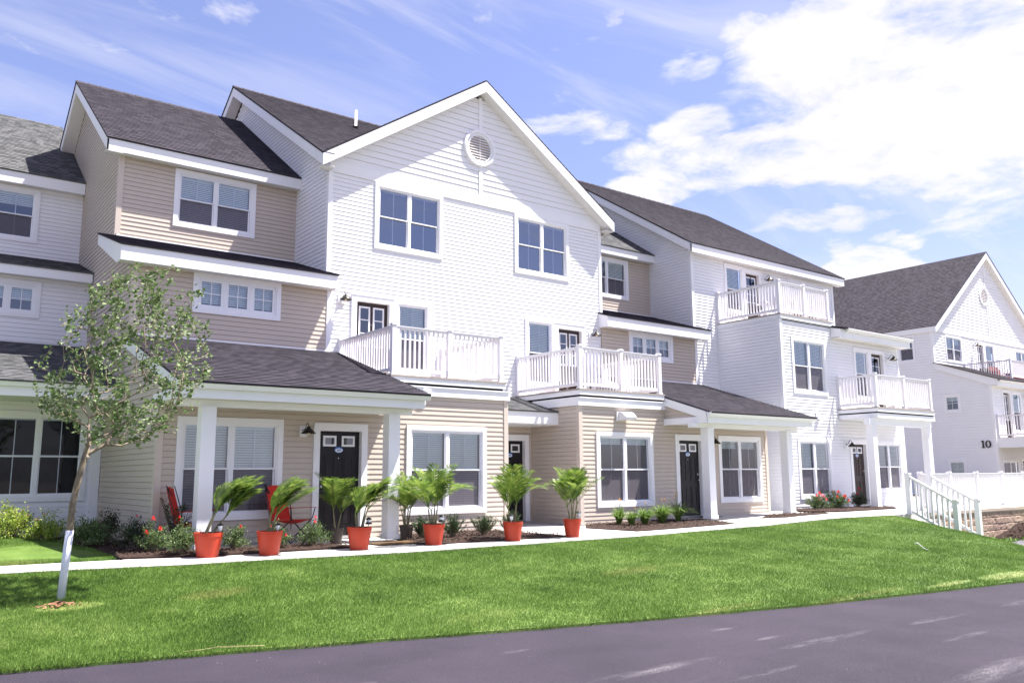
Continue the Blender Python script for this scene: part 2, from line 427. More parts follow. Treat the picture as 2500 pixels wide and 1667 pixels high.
def clap(house, frame, xl, xr, z0, z1, colour, openings=(), individual=True, expo=EXPO, me=None, wall_name='wall', extra=None, zoff=0.0):
    """clapboard wall: sheathing (cut at openings) + one board per course and gap.
    xl / xr: numbers or functions of z giving the ends of a course"""
    fx = (lambda z: xl) if not callable(xl) else xl
    gx = (lambda z: xr) if not callable(xr) else xr
    mtk = M[colour]
    n = int(math.ceil((z1 - z0) / expo - 1e-6))
    sheath = MB(); joined = MB()
    rows = []
    lip = 0.0135
    for i in range(n):
        za = z0 + i * expo; zb = min(z1, za + expo)
        a, b = fx(za), gx(za)
        if b - a < 0.03: continue
        segs = [(a, b, za, zb)]
        for (ox0, ox1, oz0, oz1) in openings:
            ns = []
            for s0, s1, q0, q1 in segs:
                if ox1 <= s0 or ox0 >= s1 or oz1 <= q0 or oz0 >= q1: ns.append((s0, s1, q0, q1)); continue
                if ox0 > s0: ns.append((s0, ox0, q0, q1))
                if ox1 < s1: ns.append((ox1, s1, q0, q1))
                if oz0 - q0 > .012: ns.append((max(s0, ox0), min(s1, ox1), q0, oz0))
                if q1 - oz1 > .012: ns.append((max(s0, ox0), min(s1, ox1), oz1, q1))
            segs = ns
        for s0, s1, q0, q1 in segs:
            if s1 - s0 < 0.02: continue
            sheath.q((s0, 0.015, q0), (s1, 0.015, q0), (s1, 0.015, q1), (s0, 0.015, q1))
            rows.append((s0, s1, q0, q1))
    wall = sheath.build(wall_name, mtk, house, frame)
    if individual:
        for s0, s1, za, zb in rows:
            S = Matrix.Diagonal((s1 - s0, 1, (zb - za) / expo, 1))
            inst('siding_board', me or BOARD[colour], wall, frame @ T(s0, 0, za) @ S)
    else:
        for s0, s1, za, zb in rows:
            g = (.009 if expo < .15 else .020) if zb - za > .03 else 0; lip = .0135 if expo < .15 else .022
            joined.q((s0, -lip, za), (s1, -lip, za), (s1, -0.001, zb - g), (s0, -0.001, zb - g))
            joined.q((s0, 0.013, za), (s1, 0.013, za), (s1, -lip, za), (s0, -lip, za))
            if g: joined.q((s0, 0.013, zb - g), (s1, 0.013, zb - g), (s1, 0.013, zb), (s0, 0.013, zb)); joined.q((s0, -.001, zb - g), (s1, -.001, zb - g), (s1, 0.013, zb - g), (s0, 0.013, zb - g))
        joined.build('siding_boards', mtk, wall, frame, kind='stuff')
    return wall

# ------------------------------------------------------------------ windows and doors
def ring(b, x0, x1, z0, z1, w, y0, y1, wb=None):
    wb = w if wb is None else wb
    b.box(x0, x0 + w, y0, y1, z0, z1); b.box(x1 - w, x1, y0, y1, z0, z1)
    b.box(x0 + w, x1 - w, y0, y1, z1 - w, z1); b.box(x0 + w, x1 - w, y0, y1, z0, z0 + wb)
def window(house, frame, x0, x1, z0, z1, cols=2, blind=(1.0, 1.0), style='hung', case=0.10, label=None, curtain=False, top=1.0, screen=True, gl='glass'):
    """double hung (mulled) or casement window, built into an opening; returns the opening"""
    b = MB(); ring(b, x0, x1, z0, z1, case, -0.034, 0.03)
    # outer lip of the casing
    ring(b, x0 + case, x1 - case, z0 + case, z1 - case, 0.03, -0.018, 0.06)
    w = b.build('window', M['trim'], house, frame)
    if label: w['label'] = label
    gx0, gx1, gz0, gz1 = x0 + case + 0.03, x1 - case - 0.03, z0 + case + 0.03, z1 - case - 0.03
    mull = 0.075 if style == 'hung' else 0.05
    cw = ((gx1 - gx0) - mull * (cols - 1)) / cols
    s = MB()
    zm = (gz0 + gz1) / 2
    for c in range(cols):
        a = gx0 + c * (cw + mull); e_ = a + cw
        if c: s.box(a - mull, a, -0.008, 0.07, gz0, gz1)
        if style == 'hung':
            ring(s, a, e_, zm - 0.02, gz1, 0.028, 0.0, 0.03); ring(s, a, e_, gz0, zm + 0.022, 0.03, 0.034, 0.064)
            panes = [(a + 0.03, e_ - 0.03, zm, gz1 - 0.025, 0.018, gl), (a + 0.03, e_ - 0.03, gz0 + 0.025, zm - 0.02, 0.05, 'screen' if screen else gl)]
            for p in panes:
                pm = MB().q((p[0], p[4], p[2]), (p[1], p[4], p[2]), (p[1], p[4], p[3]), (p[0], p[4], p[3]))
                pm.build('pane', M[p[5]], w, frame)
            cx = (a + e_) / 2
            MB().box(cx - 0.009, cx + 0.009, 0.022, 0.032, zm, gz1 - 0.025).build('muntin', M['sash'], w, frame)
            MB().box(cx - 0.009, cx + 0.009, 0.054, 0.062, gz0 + 0.03, zm - 0.02).build('muntin', M['sash'], w, frame)
        else:
            ring(s, a, e_, gz0, gz1, 0.055, -0.004, 0.03)
            pm = MB().q((a + .05, 0.018, gz0 + .05), (e_ - .05, 0.018, gz0 + .05), (e_ - .05, 0.018, gz1 - .05), (a + .05, 0.018, gz1 - .05))
            pm.build('pane', M['glass'], w, frame)
            cx, cz = (a + e_) / 2, (gz0 + gz1) / 2
            MB().box(cx - 0.009, cx + 0.009, 0.006, 0.016, gz0 + .05, gz1 - .05).build('muntin', M['sash'], w, frame)
            MB().box(a + .05, e_ - .05, 0.008, 0.015, cz - .009, cz + .009).build('muntin', M['sash'], w, frame)
    s.build('sash', M['sash'], w, frame)
    # blinds: tilted slats from the top down to the given fraction, per column
    for c in range(cols):
        fct = blind[min(c, len(blind) - 1)]
        a = gx0 + c * (cw + mull) + 0.02; e_ = a + cw - 0.04
        bl = MB(); bl.box(a, e_, 0.09, 0.13, gz1 - 0.05, gz1)
        z = gz1 - 0.07; zend = gz1 - fct * (gz1 - gz0)
        while z > zend + 0.02 and fct > 0.02:
            bl.q((a, 0.094, z - 0.019), (e_, 0.094, z - 0.019), (e_, 0.116, z + 0.022), (a, 0.116, z + 0.022))
            z -= 0.046
        bl.build('blind', M['blind'], w, frame)
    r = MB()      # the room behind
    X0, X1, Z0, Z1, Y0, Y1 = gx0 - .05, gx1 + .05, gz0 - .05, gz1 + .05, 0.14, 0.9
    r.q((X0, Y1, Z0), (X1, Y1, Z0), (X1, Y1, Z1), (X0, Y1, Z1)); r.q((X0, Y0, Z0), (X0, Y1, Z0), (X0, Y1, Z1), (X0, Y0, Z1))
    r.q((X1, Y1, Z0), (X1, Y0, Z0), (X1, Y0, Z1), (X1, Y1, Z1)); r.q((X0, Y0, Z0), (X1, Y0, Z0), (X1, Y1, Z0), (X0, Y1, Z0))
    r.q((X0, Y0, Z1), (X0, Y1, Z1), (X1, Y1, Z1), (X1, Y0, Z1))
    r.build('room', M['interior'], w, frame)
    return (x0 + 0.03, x1 - 0.03, z0 + 0.03, z1 - 0.03)

def text_mesh(body, size, mt, mw, parent, name='house_number', extrude=0.004, ital=0):
    cu = bpy.data.curves.new(name, 'FONT'); cu.body = body; cu.size = size; cu.extrude = extrude
    cu.align_x = 'CENTER'; cu.align_y = 'CENTER'; cu.offset = 0.0
    tmp = bpy.data.objects.new(name, cu); col.objects.link(tmp)
    dg = bpy.context.evaluated_depsgraph_get()
    me = bpy.data.meshes.new_from_object(tmp.evaluated_get(dg))
    bpy.data.objects.remove(tmp)
    me.name = name; me.materials.clear(); me.materials.append(mt)
    o = bpy.data.objects.new(name, me)
    return put(o, parent, mw)

def door(house, frame, x0, x1, z0, z1, kind='panel', number=None, case=0.13, knob='left', mt='door', name_label=None):
    """x0..x1, z0..z1: the slab"""
    b = MB()
    b.box(x0 - case, x0, -0.034, 0.14, z0, z1 + case); b.box(x1, x1 + case, -0.034, 0.14, z0, z1 + case)
    b.box(x0, x1, -0.034, 0.14, z1, z1 + case)
    b.box(x0 - case - 0.0, x1 + case, -0.045, 0.10, z1 + case, z1 + case + 0.02)
    fm = b.build('door_frame', M['trim'], house, frame)
    MB().box(x0, x1, -0.02, 0.13, z0 - 0.03, z0 + 0.02).build('threshold', M['steel'], fm, frame)
    d = MB().box(x0 + 0.003, x1 - 0.003, 0.085, 0.125, z0 + 0.022, z1 - 0.003)
    dr = d.build('door', M[mt], house, frame)
    if name_label: dr['label'] = name_label
    w = x1 - x0; yf = 0.085
    def lite(a, e_, za, zb, rows=1):
        t = MB(); ring(t, a, e_, za, zb, 0.04, yf - 0.02, yf)
        for i in range(1, rows):
            zz_ = za + (zb - za) * i / rows; t.box(a + .04, e_ - .04, yf - 0.016, yf - 0.004, zz_ - .01, zz_ + .01)
        t.build('door_window_frame', M['trim'], dr, frame)
        MB().q((a + .04, yf - .006, za + .04), (e_ - .04, yf - .006, za + .04), (e_ - .04, yf - .006, zb - .04), (a + .04, yf - .006, zb - .04)).build('pane', M['dglass'], dr, frame)
    if kind == 'panel':
        lite(x0 + 0.11, x0 + 0.11 + 0.28, z1 - 0.30, z1 - 0.09); lite(x1 - 0.39, x1 - 0.11, z1 - 0.30, z1 - 0.09)
        pz = [(0.95, 1.58), (0.20, 0.80)]
    else:
        lite(x0 + 0.10, x0 + 0.40, z0 + 0.98, z1 - 0.10, 3); lite(x1 - 0.40, x1 - 0.10, z0 + 0.98, z1 - 0.10, 3)
        pz = [(0.18, 0.80)]
    for za, zb in pz:
        for a in (x0 + 0.13, x1 - 0.37):
            t = MB(); ring(t, a, a + 0.24, z0 + za, z0 + zb, 0.025, yf - 0.009, yf)
            t.box(a + .05, a + .19, yf - 0.008, yf, z0 + za + .05, z0 + zb - .05)
            t.build('door_panel', M[mt], dr, frame)
    kx = x0 + 0.07 if knob == 'left' else x1 - 0.07
    h = MB().tube([(kx, yf, z0 + 0.97), (kx, yf - 0.04, z0 + 0.97), (kx, yf - 0.05, z0 + 0.97), (kx, yf - 0.07, z0 + .97)], [0.025, 0.012, 0.03, 0.02], 10)
    h.tube([(kx, yf, z0 + 1.12), (kx, yf - 0.025, z0 + 1.12)], 0.028, 10)
    h.build('door_handle', M['steel'], dr, frame, smooth=True)
    MB().tube([((x0 + x1) / 2, yf, z0 + 1.52), ((x0 + x1) / 2, yf - 0.008, z0 + 1.52)], 0.012, 8).build('peephole', M['steel'], dr, frame)
    if number:
        cx, cz = (x0 + x1) / 2, z1 - 0.365
        e1 = MB(); e2 = MB()
        def ell(bb, a, c, y, z):
            pts = [(cx + a * math.cos(2 * math.pi * k / 28), y, z + c * math.sin(2 * math.pi * k / 28)) for k in range(28)]
            bb.prism(pts, (0, 0.004, 0))
        ell(e1, 0.095, 0.062, yf - 0.010, cz); ell(e2, 0.080, 0.042, yf - 0.016, cz - 0.010)
        pl = e1.build('number_plaque', M['plaque_blue'], dr, frame)
        e2.build('plaque_field', M['plaque_white'], dr, frame)
        mw = frame @ T(cx, yf - 0.018, cz - 0.010) @ Matrix.Rotation(R(90), 4, 'X')
        text_mesh(number, 0.062, M['plaque_blue'], mw, dr, 'door_number', 0.002)
    return (x0 - 0.05, x1 + 0.05, z0 - 0.2, z1 + case - 0.03)
M['dglass'] = glass_mat('door_glass', 0.10, (0.25, 0.27, 0.28))

def wall_lamp(house, frame, x, z, s=1.0):
    """barn style gooseneck lantern on a white mounting block"""
    def P(a, b, c): return (x + a * s, b * s, z + c * s)
    blk = MB().box(x - .085 * s, x + .085 * s, -.035, 0.0, z - .11 * s, z + .10 * s)
    w = blk.build('wall_lamp', M['trim'], house, frame)
    a = MB()
    a.tube([P(0, -.03, .03), P(0, -.10, .05), P(0, -.14, .12), P(0, -.19, .15), P(0, -.235, .11), P(0, -.245, .06)], 0.008 * s, 6)
    a.lathe([(0.0, -.04), (0.052 * s, -.04), (0.052 * s, -.032), (0, -.03)], P(0, -.03, .05), 10)
    a.build('lamp_arm', M['metal'], w, frame)
    c = (x, -.245 * s, z)
    MB().lathe([(.001, .085 * s), (.035 * s, .08 * s), (.04 * s, .05 * s), (.05 * s, .04 * s), (.135 * s, -.045 * s), (.14 * s, -.055 * s), (.13 * s, -.052 * s), (.045 * s, .03 * s)], c, 18).build('lamp_shade', M['metal'], w, frame, smooth=True)
    g = MB()
    for k in range(4):
        an = k * math.pi / 4
        pts = [(c[0] + math.cos(an) * .075 * s * math.cos(t), c[1] + math.sin(an) * .075 * s * math.cos(t), c[2] - .05 * s + .075 * s * math.sin(t)) for t in [math.pi * (1 + q / 8) for q in range(9)]]
        g.tube(pts, 0.003 * s, 4)
    g.build('lamp_cage', M['steel'], w, frame)
    MB().lathe([(.001, .02 * s), (.03 * s, 0), (.034 * s, -.04 * s), (.02 * s, -.075 * s), (.001, -.08 * s)], (c[0], c[1], c[2] - .01 * s), 10).build('bulb', M['glow'], w, frame, smooth=True)
    return w

# ------------------------------------------------------------------ roofs
def roof_plane(house, E0, E1, T1, T0, mt='shingle', course=0.14, lift=0.013, thick=0.03, name='roof', extra=0.02):
    """stepped shingle courses from eave edge E0-E1 up to T0-T1"""
    E0, E1, T0, T1 = map(Vector, (E0, E1, T0, T1))
    nrm = (E1 - E0).cross(T0 - E0).normalized()
    L = ((T0 + T1) / 2 - (E0 + E1) / 2).length
    n = max(2, int(round(L / course)))
    b = MB(); uv = []
    ax = (E1 - E0).normalized()
    for i in range(n):
        a0, a1 = E0.lerp(T0, i / n), E1.lerp(T1, i / n)
        c0, c1 = E0.lerp(T0, (i + 1) / n), E1.lerp(T1, (i + 1) / n)
        u0, u1, u2, u3 = (a0 - E0).dot(ax), (a1 - E0).dot(ax), (c1 - E0).dot(ax), (c0 - E0).dot(ax)
        b.q(a0 + nrm * lift, a1 + nrm * lift, c1 + nrm * 0.002, c0 + nrm * 0.002)
        uv += [(u0, i + .05), (u1, i + .05), (u2, i + .95), (u3, i + .95)]
        b.q(a0, a1, a1 + nrm * lift, a0 + nrm * lift)
        uv += [(u0, i + .05), (u1, i + .05), (u1, i + .05), (u0, i + .05)]
    # deck edge below
    dn = -nrm * thick
    for p, q in ((E0, E1), (E1, T1), (T1, T0), (T0, E0)):
        b.q(q, p, p + dn, q + dn); uv += [(0, .3)] * 4
    b.q(T0 + dn, T1 + dn, E1 + dn, E0 + dn); uv += [(0, .3)] * 4
    b.uv = uv
    return b.build(name, M[mt], house)
def slant_board(house, p, q, h, t, name='fascia', mt='trim', inward=(1, 0, 0), drop=0.02):
    """board under a sloping (or level) edge p-q, vertical height h, thickness t towards `inward`"""
    p, q = Vector(p), Vector(q)
    dz = Vector((0, 0, -drop)); hh = Vector((0, 0, -h))
    MB().prism([p + dz, q + dz, q + dz + hh, p + dz + hh], Vector(inward) * t).build(name, M[mt], house)
def gutter(house, x0, x1, y, z, name='gutter'):
    """K-style gutter along X, its back at y"""
    pr = [(0, 0), (0, -.11), (-.07, -.11), (-.085, -.08), (-.10, -.055), (-.12, -.03), (-.12, 0), (-.108, 0), (-.108, -.012), (-.012, -.012)]
    b = MB(); b.prism([(x0, y + a, z + c) for a, c in pr], (x1 - x0, 0, 0)); return b.build(name, M['trim'], house)

def railing_run(parent, p, q, z, posts=(True, True), mid=0, h=1.06, post=0.10, bal=0.115, post_name='post', slope=0.0, bw=1.0):
    """railing along p-q (2D); builds posts, top and bottom rails, balusters; slope: z difference over run"""
    p, q = Vector((*p, 0)), Vector((*q, 0)); d = q - p; L = d.length; d.normalize()
    an = math.atan2(d.y, d.x)
    base = T(p.x, p.y, z) @ Matrix.Rotation(an, 4, 'Z')
    stops = [i * L / (mid + 1) for i in range(mid + 2)]
    sl = slope / L
    tr = MB(); br = MB()
    def rail_prof(b, a, c, z0, z1, w):
        zs = sl
        v = [(a, -w, z0 + zs * a), (a, w, z0 + zs * a), (a, w, z1 + zs * a), (a, -w, z1 + zs * a)]
        b.prism(v, (c - a, 0, zs * (c - a)))
    for i in range(mid + 1):
        a, c = stops[i] + post / 2, stops[i + 1] - post / 2
        rail_prof(tr, a, c, h - 0.075, h - 0.03, 0.035); rail_prof(tr, a, c, h - 0.03, h - 0.012, 0.045)
        rail_prof(br, a, c, 0.085, 0.16, 0.025)
        n = max(1, int(round((c - a) / bal)) - 1)
        for k in range(n):
            x = a + (c - a) * (k + 1) / (n + 1)
            inst('baluster', BAL, parent, base @ T(x, 0, 0.16 + sl * x) @ Matrix.Diagonal((bw, bw, h - 0.235, 1)))
    tr.build('top_rail', M['rail'], parent, base); br.build('bottom_rail', M['rail'], parent, base)
    for i, s in enumerate(stops):
        if (i == 0 and not posts[0]) or (i == len(stops) - 1 and not posts[1]): continue
        inst(post_name, POST, parent, base @ T(s, 0, sl * s) @ Matrix.Diagonal((post / .1, post / .1, (h + 0.05) / 1.11, 1)))
BAL = MB().box(-.018, .018, -.018, .018, 0, 1).mesh('baluster', M['rail'])
_p = MB().box(-.05, .05, -.05, .05, 0, 1.06); _p.box(-.065, .065, -.065, .065, 0, 0.035); _p.box(-.062, .062, -.062, .062, 1.06, 1.085)
_p.prism([(-.05, -.05, 1.085), (.05, -.05, 1.085), (.05, .05, 1.085), (-.05, .05, 1.085)], (0, 0, .02))
POST = _p.mesh('post', M['rail'])

def balcony(house, x0, x1, yf, yw, zd, gap=True, mids=1, cornice=True, xr_cover=True, label=None, boxed=False):
    """deck slab with edge boards, dark gap, and white railings on three sides"""
    d = MB().box(x0 - .10, x1 + .10, yf - .10, yw, zd - .035, zd)
    bal = d.build('balcony', M['dark_tread'], house)
    if label: bal['label'] = label
    e_ = MB().box(x0 - .085, x1 + .085, yf - .085, yf - .06, zd - .15, zd - .037).box(x0 - .085, x0 - .06, yf - .06, yw, zd - .15, zd - .037).box(x1 + .06, x1 + .085, yf - .06, yw, zd - .15, zd - .037)
    e_.build('edge_board', M['trim'], bal)
    MB().box(x0 - .04, x1 + .04, yf - .035, yw, zd - .21, zd - .037).build('gap_shade_block', M['gap'], bal)  # block painted near black as the shade between edge board and cornice
    railing_run(bal, (x0, yf), (x1, yf), zd, (True, True), mids)
    railing_run(bal, (x0, yw - 0.03), (x0, yf), zd, (True, False))
    railing_run(bal, (x1, yw - 0.03), (x1, yf), zd, (True, False))
    return bal
def corner_post(house, x, y, z0, z1, colour='tanpost', w=0.095):
    b = MB(); b.box(x - .022, x + w, y - .022, y, z0, z1); b.box(x - .022, x, y, y + w, z0, z1)
    b.build('corner_trim', M[colour], house)
def corner_post_r(house, x, y, z0, z1, colour='tanpost', w=0.095):
    MB().box(x - w, x + .022, y - .022, y, z0, z1).box(x, x + .022, y, y + w, z0, z1).build('corner_trim', M[colour], house)
def column(house, x, y, z0, z1, w=0.24):
    b = MB().box(x - w/2, x + w/2, y - w/2, y + w/2, z0, z1)
    b.box(x - w/2 - .02, x + w/2 + .02, y - w/2 - .02, y + w/2 + .02, z0 + .001, z0 + .09)
    b.build('porch_post', M['trim'], house)

# ------------------------------------------------------------------ shared building numbers
XB, XC0, XC1, XE = 4.00, 8.23, 17.05, 21.22
XM = 12.64
YB3, YB2, YG, YC, YE3, YE = 19.91, 17.92, 15.44, 17.97, 18.04, 15.59

# ================================================================== GROUND
def smooth(a, b, x):
    t = min(1, max(0, (x - a) / (b - a))); return t * t * (3 - 2 * t)
ROAD = [(-30, 12.2), (-6, 10.2), (1.08, 8.80), (2.57, 8.45), (4.23, 8.0), (5.72, 7.55), (7.47, 7.08), (9.89, 6.53), (12.31, 6.14), (14.34, 5.86), (20, 5.1), (60, -0.5)]
NEAR = [(-30, 16.5), (-6, 14.3), (1.5, 12.93), (3.69, 12.47), (7.0, 12.06), (9.2, 12.02), (12.4, 12.06), (16.1, 12.38), (19.0, 12.42), (22.0, 12.12), (24.1, 12.12), (24.2, 12.24), (60, 12.24)]
def interp(tab, x):
    xs = [p[0] for p in tab]; ys = [p[1] for p in tab]
    return float(np.interp(x, xs, ys))
def yroad(x): return interp(ROAD, x)
def ynear(x): return interp(NEAR, x)
def zwalk(x): return -0.04 + 0.08 * smooth(16, 20.5, x)
def ztop(x): return zwalk(x) - 0.02
def lawn_z(x, y):
    a, b = yroad(x), ynear(x); t = min(1, max(0, (y - a) / (b - a)))
    zr = -0.475 - 0.35 * smooth(15, 24, x)
    s = t * 0.75 + 0.25 * smooth(0, 1, t)
    rip = 0.012 * math.sin(x * 1.3 + y * 0.7) + 0.010 * math.sin(x * 0.6 - y * 1.9)
    return zr + (ztop(x) - zr) * s + rip * 4 * t * (1 - t) - .85 * smooth(21.8, 26, x + .6 * (12.2 - y)) * smooth(0, .25, t)

g = MB().q((-400, -400, -1.3), (400, -400, -1.3), (400, 600, -1.3), (-400, 600, -1.3)).build('ground', M['earth'])
tag(g, kind='structure')

def patch_mask(nt, tcn, centers):
    """soft sum of ellipses in object space -> value socket"""
    sp = nt.nodes.new('ShaderNodeSeparateXYZ'); nt.links.new(tcn, sp.inputs[0])
    def mth(op, a, bb=None, cl=False):
        n = nt.nodes.new('ShaderNodeMath'); n.operation = op; n.use_clamp = cl
        for i, v in enumerate((a, bb)):
            if v is None: continue
            if isinstance(v, (int, float)): n.inputs[i].default_value = v
            else: nt.links.new(v, n.inputs[i])
        return n.outputs[0]
    tot = None
    for cx, cy, rx, ry in centers:
        dx = mth('DIVIDE', mth('SUBTRACT', sp.outputs[0], cx), rx); dy = mth('DIVIDE', mth('SUBTRACT', sp.outputs[1], cy), ry)
        v = mth('SUBTRACT', 1.0, mth('ADD', mth('MULTIPLY', dx, dx), mth('MULTIPLY', dy, dy)), True)
        tot = v if tot is None else mth('MAXIMUM', tot, v)
    return tot
DRY = [(1.98, 10.85, .40, .22), (3.5, 10.6, .5, .25), (8.6, 6.95, .9, .10), (10.9, 6.50, 1.3, .10), (14.6, 6.2, 1.0, .22), (12.9, 6.3, .8, .10), (9.3, 9.3, .7, .25), (1.9, 14.2, .5, .3)]
def grass_mat(name, k=1.0, trans=0.25, soil=False):
    mt = bpy.data.materials.new(name); mt.use_nodes = True
    nt = mt.node_tree; b = nt.nodes['Principled BSDF']; b.inputs['Roughness'].default_value = 0.55
    b.inputs['Specular IOR Level'].default_value = 0.25
    tcn = nt.nodes.new('ShaderNodeTexCoord')
    def noi(s, d, v=None):
        n = nt.nodes.new('ShaderNodeTexNoise'); n.inputs['Scale'].default_value = s; n.inputs['Detail'].default_value = d
        n.inputs['Roughness'].default_value = .65
        nt.links.new(tcn.outputs['Object'], n.inputs['Vector']); return n.outputs[0]
    big = noi(0.55, 5); mid = noi(2.4, 5); fine = noi(38, 2)
    def mth(op, a, bb):
        n = nt.nodes.new('ShaderNodeMath'); n.operation = op
        for i, v in enumerate((a, bb)):
            if isinstance(v, (int, float)): n.inputs[i].default_value = v
            else: nt.links.new(v, n.inputs[i])
        return n.outputs[0]
    f = mth('ADD', mth('ADD', mth('MULTIPLY', big, 0.48), mth('MULTIPLY', mid, 0.40)), mth('MULTIPLY', fine, 0.34))
    cr = nt.nodes.new('ShaderNodeValToRGB')
    e_ = cr.color_ramp.elements
    e_[0].position = 0.47; e_[0].color = (0.050 * k, 0.100 * k, 0.018 * k, 1)
    e_[1].position = 0.82; e_[1].color = (0.24 * k, 0.30 * k, 0.095 * k, 1)
    x = e_.new(0.58); x.color = (0.085 * k, 0.148 * k, 0.026 * k, 1)
    x = e_.new(0.68); x.color = (0.120 * k, 0.190 * k, 0.042 * k, 1)
    nt.links.new(f, cr.inputs[0])
    dm = patch_mask(nt, tcn.outputs['Object'], DRY)
    mx = nt.nodes.new('ShaderNodeMix'); mx.data_type = 'RGBA'
    nt.links.new(mth('MULTIPLY', mth('MULTIPLY', dm, 0.36), mth('ADD', mid, 0.05)), mx.inputs[0])
    nt.links.new(cr.outputs[0], mx.inputs[6]); mx.inputs[7].default_value = (0.42 * k, 0.33 * k, 0.15 * k, 1)
    nt.links.new(mx.outputs[2], b.inputs['Base Color'])
    if trans:
        tr = nt.nodes.new('ShaderNodeBsdfTranslucent'); nt.links.new(mx.outputs[2], tr.inputs[0])
        ms = nt.nodes.new('ShaderNodeMixShader'); ms.inputs[0].default_value = trans
        nt.links.new(b.outputs[0], ms.inputs[1]); nt.links.new(tr.outputs[0], ms.inputs[2])
        nt.links.new(ms.outputs[0], nt.nodes['Material Output'].inputs[0])
    return mt
M['grass'] = grass_mat('grass_blades', 1.42)
M['turf'] = grass_mat('turf_soil', 0.95, 0)

# lawn height field between road edge and walk
nx, ny = 240, 40
v = []; f = []
xs = [-30 + 90 * (i / nx) for i in range(nx + 1)]
for i, x in enumerate(xs):
    a, b_ = yroad(x), ynear(x)
    for j in range(ny + 1):
        y = a + (b_ - a) * j / ny; v.append((x, y, lawn_z(x, y)))
for i in range(nx):
    for j in range(ny):
        k = i * (ny + 1) + j; f.append((k, k + ny + 1, k + ny + 2, k + 1))
n0 = len(v)
for x in xs: v.append((x, yroad(x), lawn_z(x, yroad(x)))); v.append((x, yroad(x) - .03, -0.9))
for i in range(nx): f.append((n0 + 2 * i, n0 + 2 * i + 1, n0 + 2 * i + 3, n0 + 2 * i + 2))
lm = MB(); lm.v, lm.f = v, f
lawn = lm.build('lawn', M['turf'], smooth=True); tag(lawn, kind='structure')
# second small lawn left of the bed, beyond the walk
l2 = MB()
pts2 = [(-8, 15.7), (1.0, 14.12), (2.6, 13.86), (3.05, 13.86), (3.18, 14.6), (3.15, 15.5), (3.0, 16.6), (2.6, 17.9), (1.9, 18.7), (-8, 19.2)]
def z2(x, y): return -0.045 + 0.15 * smooth(14.5, 18.5, y)
l2.q(*[(x, y, z2(x, y)) for x, y in pts2]); lawn2 = l2.build('lawn', M['turf']); tag(lawn2, kind='structure')

# road
def road_mat():
    mt = bpy.data.materials.new('asphalt'); mt.use_nodes = True
    nt = mt.node_tree; b = nt.nodes['Principled BSDF']; b.inputs['Roughness'].default_value = 0.88
    b.inputs['Specular IOR Level'].default_value = 0.3
    tcn = nt.nodes.new('ShaderNodeTexCoord')
    def noi(s, d, sc_=(1, 1, 1), rot=0.0, r=.6):
        mp = nt.nodes.new('ShaderNodeMapping'); mp.inputs['Scale'].default_value = sc_; mp.inputs['Rotation'].default_value = (0, 0, rot)
        nt.links.new(tcn.outputs['Object'], mp.inputs[0])
        n = nt.nodes.new('ShaderNodeTexNoise'); n.inputs['Scale'].default_value = s; n.inputs['Detail'].default_value = d; n.inputs['Roughness'].default_value = r
        nt.links.new(mp.outputs[0], n.inputs['Vector']); return n.outputs[0]
    def mth(op, a, bb, cl=False):
        n = nt.nodes.new('ShaderNodeMath'); n.operation = op; n.use_clamp = cl
        for i, v in enumerate((a, bb)):
            if isinstance(v, (int, float)): n.inputs[i].default_value = v
            else: nt.links.new(v, n.inputs[i])
        return n.outputs[0]
    agg = noi(75, 5, r=.75); cl = noi(0.8, 5); streak = noi(1.1, 5, (0.45, 3.4, 1), R(9), .62)
    cr = nt.nodes.new('ShaderNodeValToRGB'); e_ = cr.color_ramp.elements
    e_[0].position = .3; e_[0].position = .38; e_[0].color = (.010, .0078, .0145, 1); e_[1].position = .66; e_[1].color = (.050, .040, .060, 1)
    nt.links.new(mth('ADD', mth('MULTIPLY', agg, .75), mth('MULTIPLY', cl, .25)), cr.inputs[0])
    st = nt.nodes.new('ShaderNodeMapRange'); st.interpolation_type = 'SMOOTHSTEP'
    nt.links.new(streak, st.inputs[0]); st.inputs[1].default_value = .62; st.inputs[2].default_value = .80
    blot = patch_mask(nt, tcn.outputs['Object'], [(7.9, 5.2, .95, .10), (10.2, 5.1, .85, .09), (5.6, 5.37, .9, .11), (8.2, 3.5, 1.3, .20), (7.6, 6.23, .2, .06), (7.6, 5.62, .25, .05), (12.1, 5.03, .6, .08), (5.15, 6.75, .2, .06), (3.2, 6.5, .35, .10), (6.3, 4.7, .5, .06), (9.3, 4.4, .6, .06)])
    blm = mth('MULTIPLY', blot, mth('MULTIPLY', mth('SUBTRACT', noi(3.2, 8, (.7, 2.6, 1), R(9), .72), .42), 4.2, True), True)
    spk = mth('SUBTRACT', mth('MULTIPLY', noi(55, 4), 3.4), 1.25, True)
    stain = mth('MULTIPLY', mth('MAXIMUM', mth('MULTIPLY', st.outputs[0], .16), blm), spk, True)
    mx = nt.nodes.new('ShaderNodeMix'); mx.data_type = 'RGBA'
    nt.links.new(stain, mx.inputs[0]); nt.links.new(cr.outputs[0], mx.inputs[6]); mx.inputs[7].default_value = (.20, .185, .205, 1)
    nt.links.new(mx.outputs[2], b.inputs['Base Color'])
    bp = nt.nodes.new('ShaderNodeBump'); bp.inputs['Strength'].default_value = .7; bp.inputs['Distance'].default_value = .006
    nt.links.new(agg, bp.inputs['Height']); nt.links.new(bp.outputs[0], b.inputs['Normal'])
    return mt
rd = MB()
